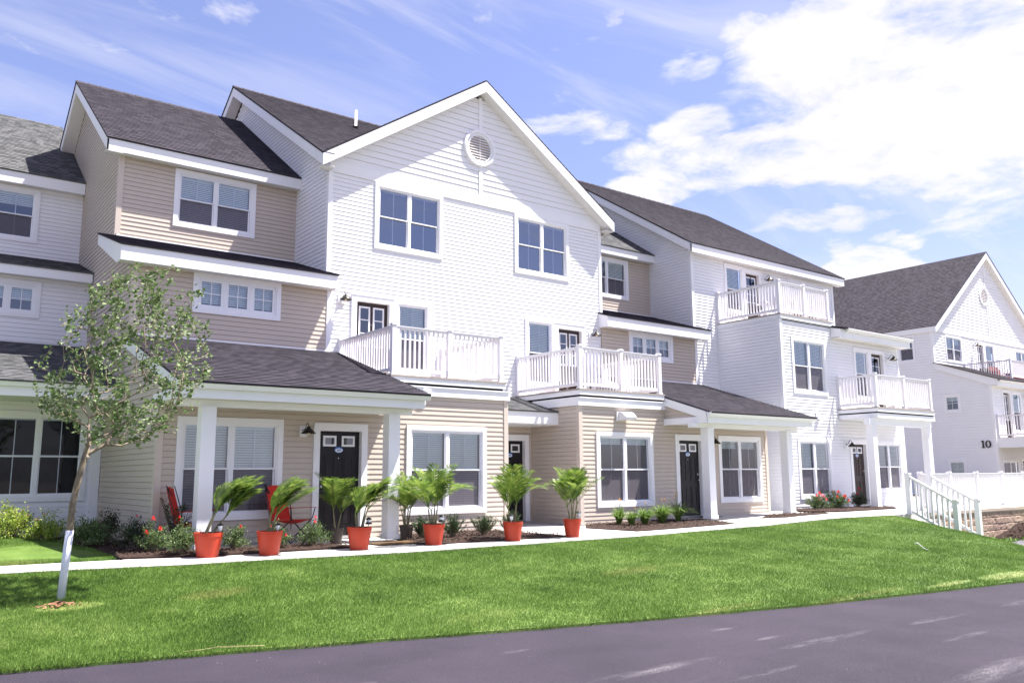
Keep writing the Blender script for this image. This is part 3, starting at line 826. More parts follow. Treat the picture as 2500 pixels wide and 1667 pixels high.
for x0, x1 in zip(range(-30, 60, 2), range(-28, 62, 2)):
    rd.q((x0, yroad(x0) - 16, -0.53 - .35 * smooth(15, 24, x0)), (x1, yroad(x1) - 16, -0.53 - .35 * smooth(15, 24, x1)), (x1, yroad(x1) + .15, -0.505 - .35 * smooth(15, 24, x1)), (x0, yroad(x0) + .15, -0.505 - .35 * smooth(15, 24, x0)))
road = rd.build('road', road_mat()); tag(road, kind='structure')

# walk: slabs with open joints, then the paved terrace in front of the doors
def walk_far(x): return interp([(-30, 17.6), (-6, 15.4), (1.5, 14.0), (3.1, 13.84), (4.4, 13.42), (7.7, 13.33), (8.2, 12.98), (11, 12.86), (13.2, 12.98), (16.9, 13.28), (19.4, 13.45), (22, 13.75), (24.1, 13.8), (24.2, 13.9), (60, 13.9)], x)
sw = bpy.data.objects.new('sidewalk', None); put(sw); tag(sw, kind='structure')
jx_ = [-9.4, -7.6, -5.8, -4.0, -2.2, -0.5, 1.28, 3.15, 5.0, 6.85, 8.3, 9.75, 11.2, 13.1, 15, 16.9, 18.7, 20.5, 22.3, 24.13, 26, 27.9, 29.8, 31.7, 33.6, 36]
for a, b_ in zip(jx_[:-1], jx_[1:]):
    k = 4; bot = []; top = []
    for i in range(k + 1):
        x = a + .011 + (b_ - a - .022) * i / k
        bot.append((x, ynear(x) + .01, zwalk(x))); top.append((x, walk_far(x) - .012, zwalk(x)))
    MB().prism(bot + top[::-1], (0, 0, -.12)).build('paving_slab', M['concrete'], sw)
ter = MB()
for i in range(64):
    a = -8 + i * .7; b_ = a + .7
    if a < 3.1: continue
    ter.q((a, walk_far(a) + .004, zwalk(a) - .004), (b_, walk_far(b_) + .004, zwalk(b_) - .004), (b_, 20.2, zwalk(b_) - .004), (a, 20.2, zwalk(a) - .004))
terrace = ter.build('patio', M['concrete']); tag(terrace, kind='structure')
bk = MB().q((-30, 18, -.06), (3.4, 18, -.06), (3.4, 40, -.06), (-30, 40, -.06)).build('yard', M['turf']); tag(bk, kind='structure')
bk2 = MB().q((30, 14, -.1), (90, 14, -.1), (90, 60, -.1), (30, 60, -.1)).build('pavement', M['earth']); tag(bk2, kind='structure')

# mulch beds
def bed(poly, zb=0.0, n=900, h=0.045):
    poly = [Vector((x, y, 0)) for x, y in poly]
    b = MB()
    top = [(p.x, p.y, zwalk(p.x) + zb + h * .35) for p in poly]
    c = sum(poly, Vector()) / len(poly)
    inner = [((p.x * .86 + c.x * .14), (p.y * .86 + c.y * .14), zwalk(p.x) + zb + h) for p in poly]
    k = len(poly)
    for i in range(k):
        j = (i + 1) % k
        b.q(top[i], top[j], inner[j], inner[i]); b.q((top[i][0], top[i][1], -.1), (top[j][0], top[j][1], -.1), top[j], top[i])
    b.q(*inner)
    o = b.build('mulch_bed', M['mulch']); tag(o, kind='structure')
    # loose chips
    xs_ = [p.x for p in poly]; ys_ = [p.y for p in poly]
    cb = MB(); cnt = 0; tries = 0
    while cnt < n and tries < n * 6:
        tries += 1
        x, y = random.uniform(min(xs_), max(xs_)), random.uniform(min(ys_), max(ys_))
        ins = False
        for i in range(k):
            a, d = poly[i], poly[(i + 1) % k]
            if (a.y > y) != (d.y > y) and x < (d.x - a.x) * (y - a.y) / (d.y - a.y) + a.x: ins = not ins
        if not ins: continue
        cnt += 1
        z = zwalk(x) + zb + h + .004 + random.random() * .02; an = random.random() * 6.28; l = random.uniform(.008, .03); w_ = l * random.uniform(.3, .8)
        ca, sa = math.cos(an), math.sin(an); tz = random.uniform(-.012, .012)
        cb.q((x - l * ca, y - l * sa, z - tz), (x + w_ * sa, y - w_ * ca, z + tz * .5), (x + l * ca, y + l * sa, z + tz), (x - w_ * sa, y + w_ * ca, z + .01))
    co = cb.build('mulch_chips', M['chip']); tag(co, kind='stuff')
bed([(3.16, 13.90), (4.4, 13.44), (6.75, 13.36), (6.9, 13.7), (6.2, 14.0), (4.3, 14.05), (3.98, 14.6), (3.98, 15.9), (3.95, 19.7), (-2, 19.72), (-2, 18.9), (1.9, 18.75), (2.7, 17.9), (3.1, 16.5), (3.2, 15.0)], .01, 2600)
bed([(7.95, 13.25), (8.35, 13.02), (11.0, 12.90), (11.25, 12.92), (11.1, 14.2), (11.0, 15.42), (8.3, 15.42), (8.25, 14.6)], 0, 1600)
bed([(13.2, 14.6), (13.28, 13.05), (13.6, 13.02), (16.88, 13.32), (17.2, 13.9), (16.95, 14.9), (16.9, 15.42), (13.95, 15.42)], 0, 1300)
bed([(18.7, 13.9), (19.3, 13.52), (21.6, 13.76), (20.6, 14.1), (19.5, 14.2)], 0, 300)
bed([(22.2, 15.55), (21.9, 14.6), (22.6, 14.05), (25.9, 14.15), (25.0, 14.9), (24.9, 15.56)], .02, 600)

# ================================================================== TOWNHOUSES
def eave(h, x0, x1, y, z0, z1, ywall):
    MB().box(x0, x1, y, y + .03, z0, z1).build('fascia', M['trim'], h)
    MB().box(x0 + .01, x1 - .01, y + .031, ywall, z0 + .012, z0 + .03).build('soffit', M['soffit'], h)
def slope_soffit(h, x0, x1, p, q, drop):
    """thin sloping soffit under an overhang, between X x0..x1, following line p-q in (y,z)"""
    (ya, za), (yb, zb) = p, q
    MB().prism([(x0, ya, za - drop), (x1, ya, za - drop), (x1, yb, zb - drop), (x0, yb, zb - drop)], (0, 0, .015)).build('soffit', M['soffit'], h)

def gabled(h, x0, x1, xw, ye, ze, yr, zr, xright_board=False, mt='shingle', yb=None, front_from=None):
    """X-ridge roof with left rake at x0 (wall at xw), right end at x1"""
    yb = yb or 2 * yr - ye
    s = (zr - ze) / (yr - ye); n = Vector((0, -s, 1)).normalized() * .015
    if front_from:
        zf = ze + (front_from - ye) * s + .03
        roof_plane(h, (x0 - .02, front_from, zf), (x1, front_from, zf), (x1, yr, zr + .03), (x0 - .02, yr, zr + .03), mt)
        roof_plane(h, (x0 - .02, ye - .03, ze - .03 * s + .03), (xw - .02, ye - .03, ze - .03 * s + .03), (xw - .02, front_from, zf), (x0 - .02, front_from, zf), mt)
    else:
        roof_plane(h, (x0 - .02, ye - .03, ze - .03 * s + .03), (x1, ye - .03, ze - .03 * s + .03), (x1, yr, zr + .03), (x0 - .02, yr, zr + .03), mt)
    roof_plane(h, (x1, yb, ze + .03), (x0 - .02, yb, ze + .03), (x0 - .02, yr, zr + .03), (x1, yr, zr + .03), mt)
    cap = MB()
    k = int((x1 - x0) / .3)
    for i in range(k):
        a = x0 - .02 + (x1 - x0) * i / k; b_ = a + (x1 - x0) / k
        cap.q((a, yr - .13, zr + .045 - .13 * s), (b_, yr - .13, zr + .04 - .13 * s), (b_, yr, zr + .055), (a, yr, zr + .065))
        cap.q((a, yr, zr + .065), (b_, yr, zr + .055), (b_, yr + .13, zr + .04 - .13 * s), (a, yr + .13, zr + .045 - .13 * s))
    o = cap.build('ridge_cap', M[mt], h)
    slant_board(h, (x0, ye, ze), (x0, yr, zr), .27, .03, 'rake_board')
    slant_board(h, (x0, yb, ze), (x0, yr, zr), .27, .03, 'rake_board')
    slope_soffit(h, x0 + .03, xw, (ye, ze), (yr, zr), .30)
    slope_soffit(h, x0 + .03, xw, (yb, ze), (yr, zr), .30)

def pent(h, x0, x1, yf, zf, yb, zb, drop, ywall, left_rake=True, right_rake=True, xwl=None, mt='shingle'):
    """lean-to strip of roof with fascia and soffit"""
    roof_plane(h, (x0 - .02, yf - .03, zf), (x1 + .02, yf - .03, zf), (x1 + .02, yb, zb), (x0 - .02, yb, zb), mt)
    MB().box(x0, x1, yf, yf + .03, zf - drop, zf - .015).build('fascia', M['trim'], h)
    MB().box(x0 + .03, x1 - .03, yf + .031, ywall, zf - drop + .012, zf - drop + .03).build('soffit', M['soffit'], h)
    if left_rake: MB().prism([(x0, yf + .031, zf - .02), (x0, yf + .031, zf - drop), (x0, ywall, zf - drop), (x0, yb, zb - drop * .8), (x0, yb, zb - .02)], (.03, 0, 0)).build('rake_board', M['trim'], h)
    if right_rake: MB().prism([(x1 - .03, yf + .031, zf - .02), (x1 - .03, yf + .031, zf - drop), (x1 - .03, ywall, zf - drop), (x1 - .03, ywall, zb - .02 - (yb - ywall) * (zb - zf) / (yb - yf))], (.03, 0, 0)).build('rake_board', M['trim'], h)

# ---------------------------------------------------------------- B: tan townhouse left of the gable
hB = thing('townhouse', (6.1, 17, 0), 'tan sided townhouse with covered porch, between far left white house and big gabled one', 'townhouse', 'joined townhouses of the row')
op3 = [window(hB, fr(YB3), 5.21, 7.16, 6.97, 8.37, 2, (.97, .97))]
clap(hB, fr(YB3), XB + .095, XC0, 6.5, 8.40, 'tan', op3)
op2 = [window(hB, fr(YB2), 5.18, 7.11, 4.60, 5.47, 3, (.9,), 'casement')]
clap(hB, fr(YB2), XB + .095, 8.32 - .095, 3.97, 5.46, 'tan', op2)
opg = [window(hB, fr(YG), 4.32, 6.27, .40, 2.24, 2, (.93, .93))]
door(hB, fr(YG), 7.02, 7.92, 0, 2.05, 'panel', '609')
clap(hB, fr(YG), XB + .095, 8.45, -.03, 2.55, 'tan', opg + [(6.89, 8.05, 0, 2.17)])
def yfB(z):
    if z < 3.2: return YG
    if z < 4.0: return YG + (z - 3.2) / .8 * (YB2 - YG)
    if z < 5.46: return YB2
    if z < 6.5: return YB2 + .25 + (z - 5.46) / 1.04 * (YB3 - YB2 - .25)
    return max(YB3, 19.62 + (z - 8.37) / .676)
def ybB(z): return 26.5 if z < 9.4 else 28.8 - (z - 8.39) / .676
clap(hB, lf(XB), lambda z: -ybB(z), lambda z: -yfB(z) - .095 * (z < 3.1 or 4 <= z < 5.4 or 6.5 <= z < 8.35), -.05, 11.4, 'tan')
corner_post(hB, XB, YG, -.03, 2.75); corner_post(hB, XB, YB2, 3.95, 5.46); corner_post(hB, XB, YB3, 6.5, 8.40)
corner_post_r(hB, 8.32, YB2, 3.97, 5.46, 'trim')
gabled(hB, 3.66, XC0, XB, 19.64, 8.67, 24.34, 11.82)
eave(hB, 3.66, XC0 - .002, 19.64, 8.39, 8.66, YB3)
pent(hB, 3.66, 8.34, 17.58, 5.77, YB3, 6.53, .33, YB2)
# porch
def porch(h, x0, x1, beam_x0, beam_x1, posts, left_infill=None):
    roof_plane(h, (x0, 13.80, 2.70), (x1, 13.80, 2.70), (x1, YB2, 4.01), (x0, YB2, 4.01))
    gutter(h, x0 - .02, x1 + .02, 13.93, 2.705)
    MB().box(x0 + .03, x1 - .06, 13.935, 13.965, 2.44, 2.67).build('fascia', M['trim'], h)
    MB().box(x0 + .03, x1 - .06, 13.966, YG - .02, 2.452, 2.47).build('soffit', M['soffit'], h)
    MB().box(beam_x0, beam_x1, 14.29, 14.47, 2.335, 2.448).build('beam', M['trim'], h)
    for px in posts: column(h, px, 14.38, -.005 if px < 15 else .03, 2.334)
    s = (4.01 - 2.70) / (YB2 - 13.80)
    for xx, t in ((x0 + .005, .028), (x1 - .033, .028)):
        MB().prism([(xx, 13.99, 2.665 + .17 * s), (xx, 13.99, 2.46 + .17 * s), (xx, YB2, 3.765), (xx, YB2, 3.97)], (t, 0, 0)).build('rake_board', M['trim'], h)
    MB().box(x0 + .01, x0 + .035, 13.97, YG, 2.44, 2.60).build('frieze_board', M['trim'], h)
clap(hB, lf(3.97), -YG + .02, lambda z: -14.1 - max(0, (z - 2.7) / .318), 2.60, 3.2, 'tan')
porch(hB, 3.88, 8.55, 3.98, 8.42, (4.50, 8.02))
wall_lamp(hB, fr(YG), 6.68, 2.03)
# flashing line where porch roof meets the wall
MB().box(4.1, 8.3, YB2 - .035, YB2 - .002, 4.005, 4.045).build('flashing', M['trim'], hB)
MB().box(4.0, 8.2, YB3 - .03, YB3 - .002, 6.53, 6.56).build('flashing', M['trim'], hB)

# ---------------------------------------------------------------- C: white gabled townhouse
hC = thing('townhouse', (12.6, 18, 0), 'tall white townhouse with wide front gable, round vent and two white balconies', 'townhouse', 'joined townhouses of the row')
opc = [window(hC, fr(YC), 9.45, 11.43, 6.68, 8.375, 2, (0.02,), screen=False, gl='sky_glass'), window(hC, fr(YC), 13.79, 15.78, 6.68, 8.375, 2, (0.02,), screen=False, gl='sky_glass')]
opc += [window(hC, fr(YC), 10.05, 11.09, 3.55, 5.47, 1, (.98,)), window(hC, fr(YC), 14.14, 15.18, 3.55, 5.47, 1, (.98,))]
door(hC, fr(YC), 9.02, 9.90, 3.25, 5.31, 'french', None, .14, 'left', 'brown_door'); door(hC, fr(YC), 15.33, 16.21, 3.25, 5.27, 'french', None, .14, 'right', 'brown_door')
clap(hC, fr(YC), lambda z: XC0 + .095 if z > 5.4 else 8.33, lambda z: XC1 - .095 if z > 5.4 else 16.95, 2.9, 8.38, 'white', opc + [(8.9, 10.02, 3.2, 5.42), (15.21, 16.33, 3.2, 5.38)])
SL = (11.83 - 8.69) / (XM - 7.92)
def round_opening(cx, cz, r, z0, expo):
    o = []
    for i in range(60):
        za, zb = z0 + i * expo, z0 + (i + 1) * expo
        d = max(abs(za - cz), abs(zb - cz))
        if d < r: hw = math.sqrt(r * r - d * d); o.append((cx - hw, cx + hw, za - .005, zb + .005))
    return o
shake = clap(hC, fr(YC), lambda z: max(XC0, 7.94 + (z - 8.39) / SL), lambda z: XM - .055, 8.66, 11.42, 'white', round_opening(12.6, 9.97, .48, 8.66, .165), expo=.165, me=SHAKE)
shake2 = clap(hC, fr(YC), lambda z: XM + .055, lambda z: min(XC1, 17.34 - (z - 8.39) / SL), 8.66, 11.42, 'white', round_opening(12.6, 9.97, .48, 8.66, .165), expo=.165, me=SHAKE)
MB().box(XC0, XC1, YC - .028, YC + .02, 8.381, 8.655).build('frieze_board', M['trim'], hC)
MB().box(XM - .055, XM + .055, YC - .03, YC, 8.656, 9.55).build('trim_strip', M['trim'], hC)
MB().box(XM - .055, XM + .055, YC - .03, YC, 10.42, 11.45).build('trim_strip', M['trim'], hC)
def round_vent(h, cx, cy, cz, r, slats=10):
    b = MB(); n = 32
    pr = [(r, 0), (r, -.05), (r * .93, -.065), (r * .86, -.06), (r * .84, -.03), (r * .76, -.03), (r * .74, -.055), (r * .70, -.05), (r * .70, .02)]
    for q, (rr, yy) in enumerate(pr):
        for k in range(n): b.v.append((cx + rr * math.cos(2 * math.pi * k / n), cy + yy, cz + rr * math.sin(2 * math.pi * k / n)))
    for q in range(len(pr) - 1):
        for k in range(n):
            k2 = (k + 1) % n; b.f.append((q * n + k, q * n + k2, (q + 1) * n + k2, (q + 1) * n + k))
    v_ = b.build('gable_vent', M['trim'], h)
    MB().q(*[(cx + r * .99 * math.cos(2 * math.pi * k / n), cy + .015, cz + r * .99 * math.sin(2 * math.pi * k / n)) for k in range(n)]).build('vent_back', M['tan'], v_)
    ri = r * .70
    for i in range(slats):
        z = cz - ri + 2 * ri * (i + .5) / slats; hw = math.sqrt(max(0, ri * ri - (z - cz) ** 2))
        MB().prism([(cx - hw, cy + .01, z + .035), (cx - hw, cy - .04, z - .012), (cx - hw, cy - .04, z - .022), (cx - hw, cy + .01, z + .02)], (2 * hw, 0, 0)).build('slat', M['trim'], v_)
    MB().box(cx - .008, cx + .008, cy - .045, cy - .038, cz - ri, cz + ri).build('vent_bar', M['trim'], v_)
round_vent(hC, 12.60, YC - .005, 9.97, .52)
# roofs
s1 = (12.90 - 8.69) / (24.34 - 17.69)
gabled(hC, 7.92, 17.37, XC0, 17.69, 8.69, 24.34, 12.90, front_from=18.15)
roof_plane(hC, (7.90, 17.70, 8.70), (7.90, 17.66, 8.70), (XM, 17.66, 11.86), (XM, 17.70, 11.86))
roof_plane(hC, (8.30, 22.7, 8.70 + .4 * SL), (8.30, 17.70, 8.70 + .4 * SL), (XM, 17.70, 11.86), (XM, 22.7, 11.86))
roof_plane(hC, (17.39, 17.66, 8.70), (17.39, 22.7, 8.70), (XM, 22.7, 11.86), (XM, 17.66, 11.86))
slant_board(hC, (7.92, 17.66, 8.69), (XM, 17.66, 11.84), .29, .028, 'rake_board', inward=(0, 1, 0))
slant_board(hC, (XM, 17.66, 11.84), (17.37, 17.66, 8.69), .29, .028, 'rake_board', inward=(0, 1, 0))
for xa, za, xb, zb in ((7.95, 8.69, XM, 11.83), (XM, 11.83, 17.34, 8.69)):
    MB().prism([(xa, 17.69, za - .30), (xb, 17.69, zb - .30), (xb, YC + .1, zb - .30), (xa, YC + .1, za - .30)], (0, 0, .015)).build('soffit', M['soffit'], hC)
MB().box(7.93, XC0, 17.69, 17.98, 8.385, 8.40).build('soffit', M['soffit'], hC); MB().box(XC1, 17.36, 17.69, 17.98, 8.385, 8.40).build('soffit', M['soffit'], hC)
slant_board(hC, (17.345, 17.69, 8.69), (17.345, 22.5, 8.69), .29, .025, 'fascia')
def yfC(z): return max(YC, 17.67 + (z - 8.39) / s1)
clap(hC, lf(XC0), lambda z: -(24.3 if z < 8.5 else 30.7 - (z - 8.39) / s1) if z > 8.9 else -20.6, lambda z: -yfC(z) - .095 * (z < 8.35), 5.75, 12.55, 'white')
corner_post(hC, XC0, YC, 5.8, 8.38, 'trim'); corner_post_r(hC, XC1, YC, 2.7, 8.38, 'trim')
MB().box(8.225, 8.32, YC - .02, YC, 5.8, 5.9).build('flashing', M['trim'], hC)
# two ground floor bays under the balconies
opb1 = [window(hC, fr(YG), 8.96, 11.0, .36, 2.22, 2, (1.0, .98))]
clap(hC, fr(YG), 8.45, 11.60 - .095, -.03, 2.86, 'tan', opb1)
corner_post_r(hC, 11.60, YG, -.03, 2.86)
clap(hC, fr(17.35), 11.60, 13.81, -.03, 2.45, 'tan', [(12.62, 13.72, 0, 2.16)])
door(hC, fr(17.35), 12.74, 13.60, 0, 2.04, 'panel', '608', .13)
clap(hC, lf(13.81), -17.35, -YG - .095, -.03, 2.86, 'tan')
corner_post(hC, 13.81, YG, -.03, 2.86)
opb2 = [window(hC, fr(YG), 14.35, 16.36, .36, 2.22, 2, (.14, .14))]
clap(hC, fr(YG), 13.81 + .095, 16.90, -.03, 2.86, 'tan', opb2)
for a, b_ in ((8.56, 11.63), (13.78, 16.93)):
    MB().box(a, b_, YG - .055, YG + .02, 2.845, 3.03).box(a, b_, YG - .075, YG + .02, 3.03, 3.055).build('cornice', M['trim'], hC)
MB().box(13.755, 13.78, YG - .055, 17.2, 2.845, 3.055).build('cornice', M['trim'], hC)
MB().box(11.63, 11.655, YG - .055, 17.2, 2.845, 3.055).build('cornice', M['trim'], hC)
roof_plane(hC, (11.62, 16.19, 2.73), (13.79, 16.19, 2.73), (13.79, YC, 3.24), (11.62, YC, 3.24), 'shingle_grey')
MB().box(11.62, 13.86, 16.22, 16.25, 2.42, 2.715).build('fascia', M['trim'], hC); MB().box(11.62, 13.80, 16.251, 17.35, 2.395, 2.42).build('soffit', M['soffit'], hC)
balcony(hC, 8.62, 11.42, 15.44, YC, 3.255, label='left white balcony over the tan bay')
balcony(hC, 13.86, 16.70, 15.44, YC, 3.255, label='right white balcony over the tan bay')
wall_lamp(hC, fr(YC), 8.62, 5.30); wall_lamp(hC, fr(YC), 16.60, 5.20)
MB().lathe([(.12, 0), (.045, .04), (.036, .04), (.036, .54), (.025, .54)], (11.13, 22.5, 11.80), 12).build('vent_pipe', M['trim'], hC, smooth=True)
v_ = MB().box(9.33, 9.52, YG - .07, YG - .055, 2.88, 3.02); v_.box(9.35, 9.50, YG - .09, YG - .07, 2.90, 2.925).box(9.35, 9.50, YG - .09, YG - .07, 2.95, 2.975).build('wall_vent', M['trim'], hC)
fl = MB().box(15.05, 15.33, YG - .05, YG - .013, 2.50, 2.74).build('flood_light', M['soffit'], hC)
MB().prism([(15.12, YG - .05, 2.74), (15.12, YG - .17, 2.72), (15.12, YG - .30, 2.60), (15.12, YG - .28, 2.53), (15.12, YG - .05, 2.52)], (.38, 0, 0)).build('lamp_housing', M['rail'], fl)
# roof over the first gable's left bay edge
# ---------------------------------------------------------------- D: tan townhouse right of the gable
hD = thing('townhouse', (19.1, 17, 0), 'tan sided townhouse recessed right of the big gable, daylilies by its door', 'townhouse', 'joined townhouses of the row')
opd3 = [window(hD, fr(YB3), 18.20, 20.15, 6.97, 8.35, 2, (.5, .5))]
clap(hD, fr(YB3), XC1, XE, 6.5, 8.40, 'tan', opd3)
opd2 = [window(hD, fr(YB2), 18.10, 20.04, 4.60, 5.47, 3, (.6,), 'casement')]
clap(hD, fr(YB2), 16.95 + .02, XE - .075, 3.97, 5.46, 'tan', opd2)
corner_post_r(hD, 21.20, YB2, 3.97, 5.46, 'trim')
opdg = [window(hD, fr(YG), 19.0, 20.91, .36, 2.22, 2, (.16, .16))]
door(hD, fr(YG), 17.36, 18.26, .03, 2.06, 'panel', '607', .14, 'right')
clap(hD, fr(YG), 16.90, XE - .095, -.03, 2.5, 'tan', opdg + [(17.23, 18.39, 0, 2.18)])
corner_post_r(hD, XE, YG, 0, 2.5)
roof_plane(hD, (XC1, 19.61, 8.66), (XE, 19.61, 8.66), (XE, 24.34, 11.82), (XC1, 24.34, 11.82), 'shingle_grey')
eave(hD, XC1 + .002, XE - .002, 19.64, 8.39, 8.66, YB3)
pent(hD, 16.92, 21.52, 17.58, 5.77, YB3, 6.53, .33, YB2, mt='shingle')
porch(hD, 16.80, 21.38, 16.66, 21.12, (17.29, 20.67))
clap(hD, lf(16.88), -YG - .02, lambda z: -14.3 - max(0, (z - 2.7) / .318), 2.60, 3.2, 'tan')
MB().box(16.83, 16.855, 14.0, YG, 2.45, 2.61).build('frieze_board', M['trim'], hD)
wall_lamp(hD, fr(YG), 18.62, 2.03)
MB().box(17.0, 21.1, YB2 - .035, YB2 - .002, 4.005, 4.045).build('flashing', M['trim'], hD)
MB().box(17.1, 21.2, YB3 - .03, YB3 - .002, 6.53, 6.56).build('flashing', M['trim'], hD)

# ---------------------------------------------------------------- E: white end townhouse
hE = thing('townhouse', (25.6, 18, 0), 'white end townhouse with balconies on two floors and a balcony on tall posts', 'townhouse', 'joined townhouses of the row')
ope3 = [window(hE, fr(YE3), 22.92, 23.96, 6.60, 8.33, 1, (.75,)), window(hE, fr(YE3), 26.58, 28.48, 6.62, 8.26, 2, (.9, .9))]
door(hE, fr(YE3), 24.08, 24.84, 6.12, 8.14, 'french', None, .12, 'right', 'brown_door')
clap(hE, fr(YE3), XE + .095, 29.42, 3.5, 8.42, 'white', ope3 + [(23.98, 24.94, 6.1, 8.24)], individual=False)
wall_lamp(hE, fr(YE3), 25.17, 8.02)
corner_post(hE, XE, YE3, 3.5, 8.42, 'trim'); corner_post_r(hE, 29.50, YE3, 5.7, 8.36, 'trim')
clap(hE, lf(XE), lambda z: -24.3 if z < 8.7 else -(30.5 - (z - 8.39) / .66), lambda z: -max(YE3, 17.74 + (z - 8.36) / .64) - .095 * (z < 8.35), 3.8, 12.5, 'white', individual=False)
clap(hE, lf(XE), -16.6, -YG - .02, .03, 2.5, 'white', individual=False)
gabled(hE, 20.95, 29.95, XE, 17.76, 8.66, 24.34, 12.88)
eave(hE, 20.95, 29.95, 17.76, 8.37, 8.65, YE3)
slant_board(hE, (29.95, 17.76, 8.66), (29.95, 24.34, 12.88), .27, .03, 'rake_board', inward=(-1, 0, 0))
# lower box
ope = [window(hE, fr(YE), 22.95, 24.83, 3.64, 5.44, 2, (1.0, .98)), window(hE, fr(YE), 26.50, 27.48, 3.62, 5.40, 1, (.95,))]
door(hE, fr(YE), 27.60, 28.36, 3.22, 5.27, 'french', None, .12, 'right', 'brown_door')
ope += [window(hE, fr(YE), 22.99, 24.80, .36, 2.24, 2, (.96, .96)), window(hE, fr(YE), 27.50, 29.17, .48, 2.24, 2, (.96, .96))]
door(hE, fr(YE), 26.02, 26.86, .10, 2.10, 'panel', '606', .13, 'right', 'brown_door')
clap(hE, fr(YE), 22.42 + .095, 29.42 - .095, .05, 6.0, 'white', ope + [(27.5, 28.46, 3.2, 5.37), (25.91, 26.97, 0, 2.2)], individual=False)
corner_post(hE, 22.42, YE, .03, 5.97, 'trim'); corner_post_r(hE, 29.42, YE, .03, 5.6, 'trim')
clap(hE, lf(22.42), -YE3, -YE - .095, .03, 5.98, 'white', individual=False)
balcony(hE, 22.50, 25.16, YE + .03, YE3, 6.13, label='highest white balcony, on the second storey box')
roof_plane(hE, (25.22, 15.12, 5.90), (29.75, 15.12, 5.90), (29.75, YE3, 6.55), (25.22, YE3, 6.55))
gutter(hE, 25.55, 29.78, 15.24, 5.905)
MB().box(25.24, 29.72, 15.245, 15.275, 5.58, 5.87).build('fascia', M['trim'], hE)
MB().box(25.24, 29.72, 15.276, YE - .02, 5.592, 5.61).build('soffit', M['soffit'], hE)
MB().prism([(25.24, 15.276, 5.87), (25.24, 15.276, 5.60), (25.24, 15.58, 5.60), (25.24, YE3 - .05, 6.2), (25.24, YE3 - .05, 6.5)], (.03, 0, 0)).build('rake_board', M['trim'], hE)
MB().prism([(29.70, 15.276, 5.87), (29.70, 15.276, 5.60), (29.70, 15.58, 5.60), (29.70, YE3 - .05, 6.2), (29.70, YE3 - .05, 6.5)], (.03, 0, 0)).build('rake_board', M['trim'], hE)
balcony(hE, 25.44, 28.90, 14.28, YE, 3.225, label='right hand white balcony carried on two tall posts')
MB().box(25.36, 29.02, 14.22, YE - .03, 2.88, 3.03).build('fascia', M['trim'], hE)
MB().box(25.10, 29.0, 14.36, 14.56, 2.66, 2.879).build('beam', M['trim'], hE)
for px in (25.34, 28.82): column(hE, px, 14.46, .04, 2.66, .23)
wall_lamp(hE, fr(YE), 28.70, 5.15); wall_lamp(hE, fr(YE), 25.66, 2.06)
MB().box(24.05, 24.25, YE - .05, YE - .012, 2.88, 3.06).box(24.08, 24.22, YE - .09, YE - .05, 2.86, 2.98).build('junction_box', M['trim'], hE)

# ---------------------------------------------------------------- A: white townhouse at the left edge
hA = thing('townhouse', (0.5, 21, .1), 'white sided townhouse cut off by the left edge, set back from the tan one', 'townhouse', 'joined townhouses of the row')
opa = [window(hA, fr(24.06), 1.05, 3.0, 7.10, 8.52, 2, (.28, .28))]
clap(hA, fr(24.06), -3, XB, 6.7, 8.60, 'white', opa)
opa2 = [window(hA, fr(22.2), 1.0, 2.94, 4.86, 5.73, 3, (.6,), 'casement')]
clap(hA, fr(22.2), -3, XB, 4.2, 5.86, 'white', opa2)
opa3 = [window(hA, fr(19.77), 1.85, 3.72, .70, 2.53, 2, (.03, .03), screen=False, gl='dark_glass')]
clap(hA, fr(19.77), -3, 3.80, .06, 2.85, 'white', opa3)
MB().box(3.80, 3.975, 19.71, 19.77, .06, 2.8).build('corner_trim', M['trim'], hA)
roof_plane(hA, (-3, 23.76, 8.85), (XB - .02, 23.76, 8.85), (XB - .02, 28.5, 12.05), (-3, 28.5, 12.05), 'shingle_grey')
roof_plane(hA, (3.7, 33.2, 8.85), (-3, 33.2, 8.85), (-3, 28.5, 12.05), (3.7, 28.5, 12.05), 'shingle_grey')
eave(hA, -3, XB - .02, 23.79, 8.54, 8.83, 24.06)
pent(hA, -3, XB - .03, 21.90, 6.04, 24.06, 6.73, .24, 22.2, mt='shingle_grey')
roof_plane(hA, (-3, 18.02, 2.98), (XB - .03, 18.02, 2.98), (XB - .03, 22.2, 4.27), (-3, 22.2, 4.27), 'shingle_grey')
gutter(hA, -3, XB - .04, 18.15, 2.985)
MB().box(-3, XB - .05, 18.155, 18.185, 2.70, 2.95).build('fascia', M['trim'], hA); MB().box(-3, XB - .05, 18.186, 19.77, 2.712, 2.73).build('soffit', M['soffit'], hA)
hs = MB().box(-3, 3.98, 19.72, 19.80, -.1, .12).build('foundation', M['concrete'], hA)

# ---------------------------------------------------------------- F: building ten
hF = thing('apartment_building', (55, 30, 0), 'white gabled building numbered 10 with dark roof, behind the fence at right', 'apartment building')
X0 = 48.03; y3 = 23.31; y2 = 20.37
opf = [window(hF, fr(y3), 49.51, 51.52, 7.48, 9.08, 2, (.5, .3)), window(hF, fr(y3), 54.48, 55.75, 6.9, 9.02, 1, (.6,)), window(hF, fr(y3), 58.8, 60.8, 7.3, 8.98, 2, (.5, .5))]
door(hF, fr(y3), 53.45, 54.28, 6.44, 8.86, 'french', None, .14, 'right', 'brown_door')
clap(hF, fr(y3), X0 + .12, 62.6, 6.2, 9.17, 'white', opf + [(53.33, 54.40, 6.2, 8.96)], individual=False, expo=.16)
sf = (14.91 - 9.51) / (55.35 - X0)
clap(hF, fr(y3), lambda z: X0 + (z - 9.3) / sf, lambda z: 110.7 - X0 - (z - 9.3) / sf, 9.43, 14.5, 'white', round_opening(55.05, 12.03, .58, 9.43, .19), individual=False, expo=.19)
